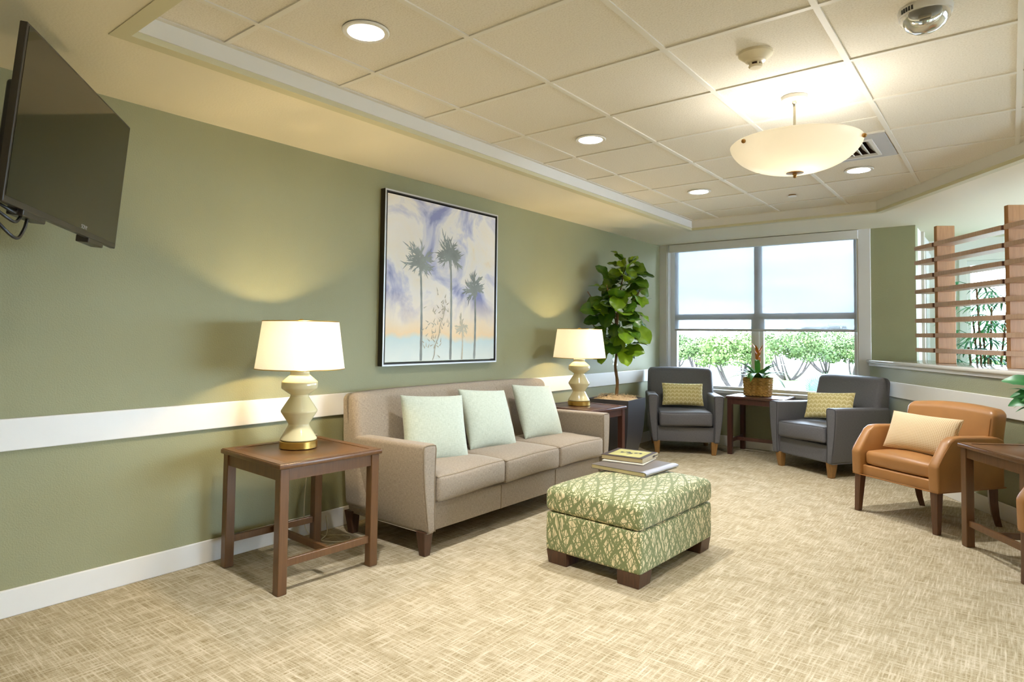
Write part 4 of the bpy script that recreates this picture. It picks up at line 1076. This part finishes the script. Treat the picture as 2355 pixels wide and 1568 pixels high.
for k in range(27):
    a = k * 2.39996; L = (.30, .36, .45)[k % 3] * rnd.uniform(.9, 1.1); el = rnd.uniform(.75, 1.3) if k > 5 else rnd.uniform(.5, .8)
    d = Vector((math.cos(a), math.sin(a), 0))
    if d.y > .5: L *= .55
    dd = d * math.cos(el) + Vector((0, 0, math.sin(el)))
    add_leaf(bm, tl, frame(Vector((0, 0, HB_ - .02)) + d * .02, dd, Vector((0, 0, 1)) - d * .3), L, .029, rnd.uniform(.15, .8), strap, 10, 2, .35, rnd.uniform(1.2, 1.9))
o = finish(bm, 'leaf_rosette', 'bromleaf', bt, autosmooth=False); tinted(o, tl)
bm = NB(); tl = []
tube(bm, catmull([(0, 0, HB_ - .02), (.004, 0, .36), (0, 0, .46)], 5), .008, 6); tl.extend([.5] * len(bm.verts))
for k in range(18):
    zz = .33 + .010 * k; a = k * 2.4; d = Vector((math.cos(a), math.sin(a), 0)); L = .06 + .015 * (k > 8) + .025 * (k > 12)
    add_leaf(bm, tl, frame(Vector((0, 0, zz)) + d * .006, d * .42 + Vector((0, 0, .9)), d * -1), L, .017, .5, lanceprof, 5, 2, -.3, -.2 if k < 10 else .35)
finish(bm, 'flower_spike', 'flower', bt, autosmooth=False)

# leafy plant on the right end table (mostly outside the frame)
pp = thing('potted_plant', 'leafy green plant entering at the right edge above the dark end table', 'potted plant', (3.70, 3.56, .638))
bm = NB(); lathe(bm, [(.07, 0), (.095, .14), (.1, .15), (.09, .15), (.085, .12)], 36); finish(bm, 'pot', 'hull', pp)
bm = NB(); tl = []
for k in range(24):
    a = k * 2.39996 + 2.9; d = Vector((math.cos(a), math.sin(a), 0)); el = rnd.uniform(.1, 1.0); h = rnd.uniform(.22, .40); r0 = rnd.uniform(.03, .09)
    p = d * r0 + Vector((0, 0, h)); L = rnd.uniform(.12, .17)
    add_leaf(bm, tl, frame(p, d * math.cos(el) + Vector((0, 0, math.sin(el) - .2)), Vector((0, 0, 1)) + d * .4), L, L * .3, rnd.uniform(.1, .7), lanceprof, 7, 4, .2, .9, .08, 1.5)
    tube(bm, catmull([(0, 0, .12), (p.x * .4, p.y * .4, h * .7), tuple(p)], 4), .003, 4); tl.extend([.4] * (len(bm.verts) - len(tl)))
for (p, d, L) in (((-.13, -.02, .395), (-.9, .1, .28), .15), ((-.12, -.03, .30), (-.8, -.25, -.1), .13), ((-.08, -.02, .33), (-.95, .05, .1), .16)):
    add_leaf(bm, tl, frame(Vector(p), Vector(d), Vector((.2, -.8, .9))), L, L * .32, .35, lanceprof, 8, 4, .2, .7, .06, 1.5)
    tube(bm, catmull([(0, 0, .12), (p[0] * .4, p[1] * .4, p[2] * .7), p], 4), .003, 4); tl.extend([.4] * (len(bm.verts) - len(tl)))
o = finish(bm, 'foliage', 'palmleaf', pp, autosmooth=False); tinted(o, tl)

# lady palm behind the slatted screen
lp = thing('lady_palm', 'bushy green lady palm standing behind the slatted screen, in front of the far window', 'potted palm', (3.28, 6.98, 0))
bm = NB(); lathe(bm, [(.16, 0), (.2, .36), (.205, .38), (.19, .38), (.18, .34)], 32); finish(bm, 'pot', 'hull', lp)
bm = NB(); stems = []
for k in range(9):
    a = k * 2.4; r = .05 + .09 * (k % 3) / 2; h = 1.0 + .95 * ((k * 5) % 9) / 9
    e = Vector((math.cos(a) * r * 1.6, math.sin(a) * r * 1.4, h)); tube(bm, catmull([(math.cos(a) * r * .6, math.sin(a) * r * .6, .34), (math.cos(a) * r, math.sin(a) * r, h * .6), tuple(e)], 5), .011, 6); stems.append(e)
finish(bm, 'stems', 'bark', lp)
bm = NB(); tl = []
for e in stems:
    for q in range(7):
        a = q * 2.1 + e.z * 5; h = e.z - .09 * q; d = Vector((math.cos(a), math.sin(a), 0)); el = rnd.uniform(-.1, .7)
        b0 = Vector((e.x * .9, e.y * .9, h)); tip = b0 + d * .16 + Vector((0, 0, .10 * el + .03)); tube(bm, [b0, tip], .003, 4); tl.extend([.3] * (len(bm.verts) - len(tl)))
        s = Vector((-d.y, d.x, 0)); tt = rnd.uniform(.05, .75)
        for f in range(8):
            an = (f - 3.5) * .33; dd = d * math.cos(an) + s * math.sin(an) + Vector((0, 0, .25 * el - .12))
            add_leaf(bm, tl, frame(tip, dd, (0, 0, 1)), .20 + .05 * math.cos(an * 1.3), .0125, tt, lanceprof, 5, 2, .3, .8)
o = finish(bm, 'fronds', 'palmleaf', lp, autosmooth=False); tinted(o, tl)

# ---------------------------------------------------------------- slatted screen on the ledge
scx = thing('slatted_screen', 'wooden screen of horizontal cedar slats on upright posts standing on the half wall', 'room divider', (*W2(1.2, .28), 1.072))
Ms = Matrix(((WD.x, WN.x, 0, 0), (WD.y, WN.y, 0, 0), (0, 0, 1, 0), (0, 0, 0, 1)))
def sbox(t0, t1, d0, d1, z0, z1, b=.003):
    bm = NB(); box(bm, t0 - 1.2, t1 - 1.2, d0 - .28, d1 - .28, z0 - 1.072, z1 - 1.072, b, 1, Ms); 
    bmesh.ops.recalc_face_normals(bm, faces=bm.faces); return bm
for t0 in (.760, 1.690, 2.62): finish(sbox(t0, t0 + .044, .22, .375, 1.072, 2.322), 'post', 'cedar', scx, False)
for k in range(8):
    zc = 2.155 - .1385 * k
    for (a, b) in ((.47, .752), (.792, 1.680), (1.716, 2.612), (2.646, 3.2)):
        finish(sbox(a, b, .198, .345, zc - .019, zc + .019), 'slat', 'slat', scx, False)
    for a in (.752, 1.680):
        finish(sbox(a, a + .012, .206, .34, zc - .018, zc + .018, .001), 'end_block', 'cedard', scx, False)

# ---------------------------------------------------------------- outdoors
GZ = -3.6
bm = NB(); box(bm, -140, 120, 9.6, 190, GZ - .2, GZ); o = struct('ground', bm, 'ground')
bm = NB()
for (x0, x1, y0, y1) in ((-60, 30, 46, 58), (-60, 40, 72, 96)): box(bm, x0, x1, y0, y1, GZ - .05, GZ + .04)
o = struct('lawn', bm, 'grass')
def at(px_, D, z=0.):
    th = math.atan((px_ - 1143.8) / 1455.3) - .6812
    dd = D / math.cos(math.atan((px_ - 1143.8) / 1455.3))
    return Vector((3.48 + math.sin(th) * dd, -1.363 + math.cos(th) * dd, z))
def tree(label, px_, D, cw, top, seed, tint, n=7000, lf=.15, trunks=2):
    r = random.Random(seed); p = at(px_, D, GZ)
    t = thing('shade_tree', label, 'tree', tuple(p), 0, 'trees outside the window')
    H = top - GZ; bm = NB(); tips = []
    for k in range(trunks):
        a = r.uniform(0, 6.28); b0 = Vector((.35 * math.cos(a), .35 * math.sin(a), 0)); 
        for q in range(4):
            a2 = a + r.uniform(-1.3, 1.3); e = Vector((math.cos(a2) * cw * r.uniform(.15, .34), math.sin(a2) * cw * r.uniform(.15, .34), H * r.uniform(.42, .66)))
            m = (b0 + e) / 2 + Vector((r.uniform(-.3, .3), r.uniform(-.3, .3), -.1 * H)); c = catmull([b0, m, e], 4)
            tube(bm, c, [.16 - .11 * i / (len(c) - 1) for i in range(len(c))], 6); tips.append(e)
    finish(bm, 'trunk', 'trunk', t)
    bm = NB(); tl = []; cl = []
    for k in range(38):
        a = r.uniform(0, 6.28); rr = (r.random() ** .5) * cw * .42; zc = H * (.47 + .47 * r.random() * (1 - .55 * (rr / (cw * .42)) ** 2)); cl.append((Vector((rr * math.cos(a), rr * math.sin(a), zc)), cw * r.uniform(.09, .15), tint + r.uniform(-.15, .15)))
    for k in range(n):
        c, R0, tn = cl[k % len(cl)]
        v = Vector((r.gauss(0, 1), r.gauss(0, 1), r.gauss(0, 1))).normalized(); q = c + Vector((v.x, v.y, v.z * .72)) * R0 * r.uniform(.75, 1.05)
        nn = (v + Vector((r.uniform(-.6, .6), r.uniform(-.6, .6), r.uniform(-.2, .8)))).normalized(); x = nn.orthogonal().normalized(); x = (Matrix.Rotation(r.uniform(0, 6.28), 3, nn) @ x); y = nn.cross(x); s = lf * r.uniform(.6, 1.2)
        V = [bm.verts.new(q + x * s * i_ + y * s * .7 * j_) for i_, j_ in ((-1, 0), (0, -1), (1, 0), (0, 1))]; bm.faces.new(V); tn2 = min(1, max(0, tn + r.uniform(-.2, .2))); tl.extend([tn2] * 4)
    o = finish(bm, 'crown', 'treeleaf', t, False); tinted(o, tl)
for i, (pxx, D, cw, top, tint, lb) in enumerate((
    (1545, 96, 7.6, 2.2, .35, 'pale grey-green tree outside, farthest left in the window'), (1618, 74, 7.2, 1.9, .55, 'green tree outside the left window pane, second from the left'),
    (1690, 60, 7.8, 2.0, .8, 'bright yellow-green spreading tree outside the left window pane'), (1738, 90, 7.4, 2.2, .5, 'pale tree outside behind the window mullion'),
    (1812, 74, 9.6, 2.7, .45, 'broad grey-green tree outside the right window pane, left of two'), (1895, 88, 11.0, 3.2, .45, 'broad grey-green tree outside the right window pane, right of two'),
    (1965, 76, 7.4, 1.7, .5, 'low tree outside at the right end of the window'), (2285, 60, 9.0, .15, .5, 'low pale tree outside the window behind the slatted screen'))):
    tree(lb, pxx, D, cw, top, 100 + i, tint)
fp = at(1908, 13.5, GZ); fpz = -GZ - .12
t = thing('fan_palm', 'fan palm with pale spiky fronds outside, low in the right window pane', 'palm tree', tuple(fp), 0)
bm = NB(); tube(bm, [(0, 0, 0), (.02, 0, 1.6), (0, 0, fpz - .15)], [.16, .12, .11], 10); finish(bm, 'trunk', 'trunk', t)
bm = NB(); tl = []; r5 = random.Random(5)
for k in range(16):
    a = k * 2.4; el = r5.uniform(-.2, 1.1); d = Vector((math.cos(a), math.sin(a), 0)); dd = d * math.cos(el) + Vector((0, 0, math.sin(el))); b0 = Vector((0, 0, fpz - .2)); tip = b0 + dd * r5.uniform(.25, .45)
    tube(bm, [b0, tip], .012, 5); tl.extend([.4] * (len(bm.verts) - len(tl)))
    s = dd.cross(Vector((0, 0, 1))); s = s.normalized() if s.length > .01 else Vector((1, 0, 0)); tn = r5.uniform(.2, .8)
    for f in range(26):
        an = (f - 12.5) * .115; add_leaf(bm, tl, frame(tip, dd * math.cos(an) + s * math.sin(an), dd.cross(s)), .50 + .1 * math.cos(an), .020, tn, strap, 4, 2, .25, .35)
o = finish(bm, 'fronds', 'fanleaf', t, autosmooth=False); tinted(o, tl)

# ---------------------------------------------------------------- light
w = bpy.data.worlds.new('sky'); S.world = w; w.use_nodes = True
nt = w.node_tree; bg = nt.nodes['Background']
tc = nt.nodes.new('ShaderNodeTexCoord'); mp = nt.nodes.new('ShaderNodeMapping'); mp.inputs['Scale'].default_value = (1, 1, 7)
nz = nt.nodes.new('ShaderNodeTexNoise'); nz.inputs['Scale'].default_value = 3.; nz.inputs['Detail'].default_value = 5.
cr = nt.nodes.new('ShaderNodeValToRGB'); e = cr.color_ramp.elements; e[0].position = .38; e[0].color = (.50, .73, 1., 1); e[1].position = .66; e[1].color = (.80, .90, 1., 1)
nt.links.new(tc.outputs['Generated'], mp.inputs['Vector']); nt.links.new(mp.outputs[0], nz.inputs['Vector']); nt.links.new(nz.outputs['Fac'], cr.inputs['Fac']); nt.links.new(cr.outputs[0], bg.inputs['Color'])
bg.inputs['Strength'].default_value = SKY
light('sun', 'SUN', (0, -20, 30), SUN, (1., .95, .86), rot=None) if False else None
sl = bpy.data.lights.new('sun', 'SUN'); sl.energy = SUN; sl.color = (1., .95, .86); sl.angle = .01
so = bpy.data.objects.new('sun', sl); COL.objects.link(so); so.location = (0, -20, 30); so.rotation_euler = (R_(48), 0, R_(-28))

vs = S.view_settings; vs.view_transform = 'Standard'; vs.look = 'None'; vs.gamma = 1.; vs.use_curve_mapping = False; vs.exposure = EXPO
S.display_settings.display_device = 'sRGB'
S.cycles.max_bounces = 8; S.cycles.diffuse_bounces = 5; S.cycles.glossy_bounces = 3; S.cycles.transmission_bounces = 6; S.cycles.transparent_max_bounces = 10
S.cycles.sample_clamp_indirect = 4.; S.cycles.caustics_reflective = False; S.cycles.caustics_refractive = False
S.cycles.use_denoising = True
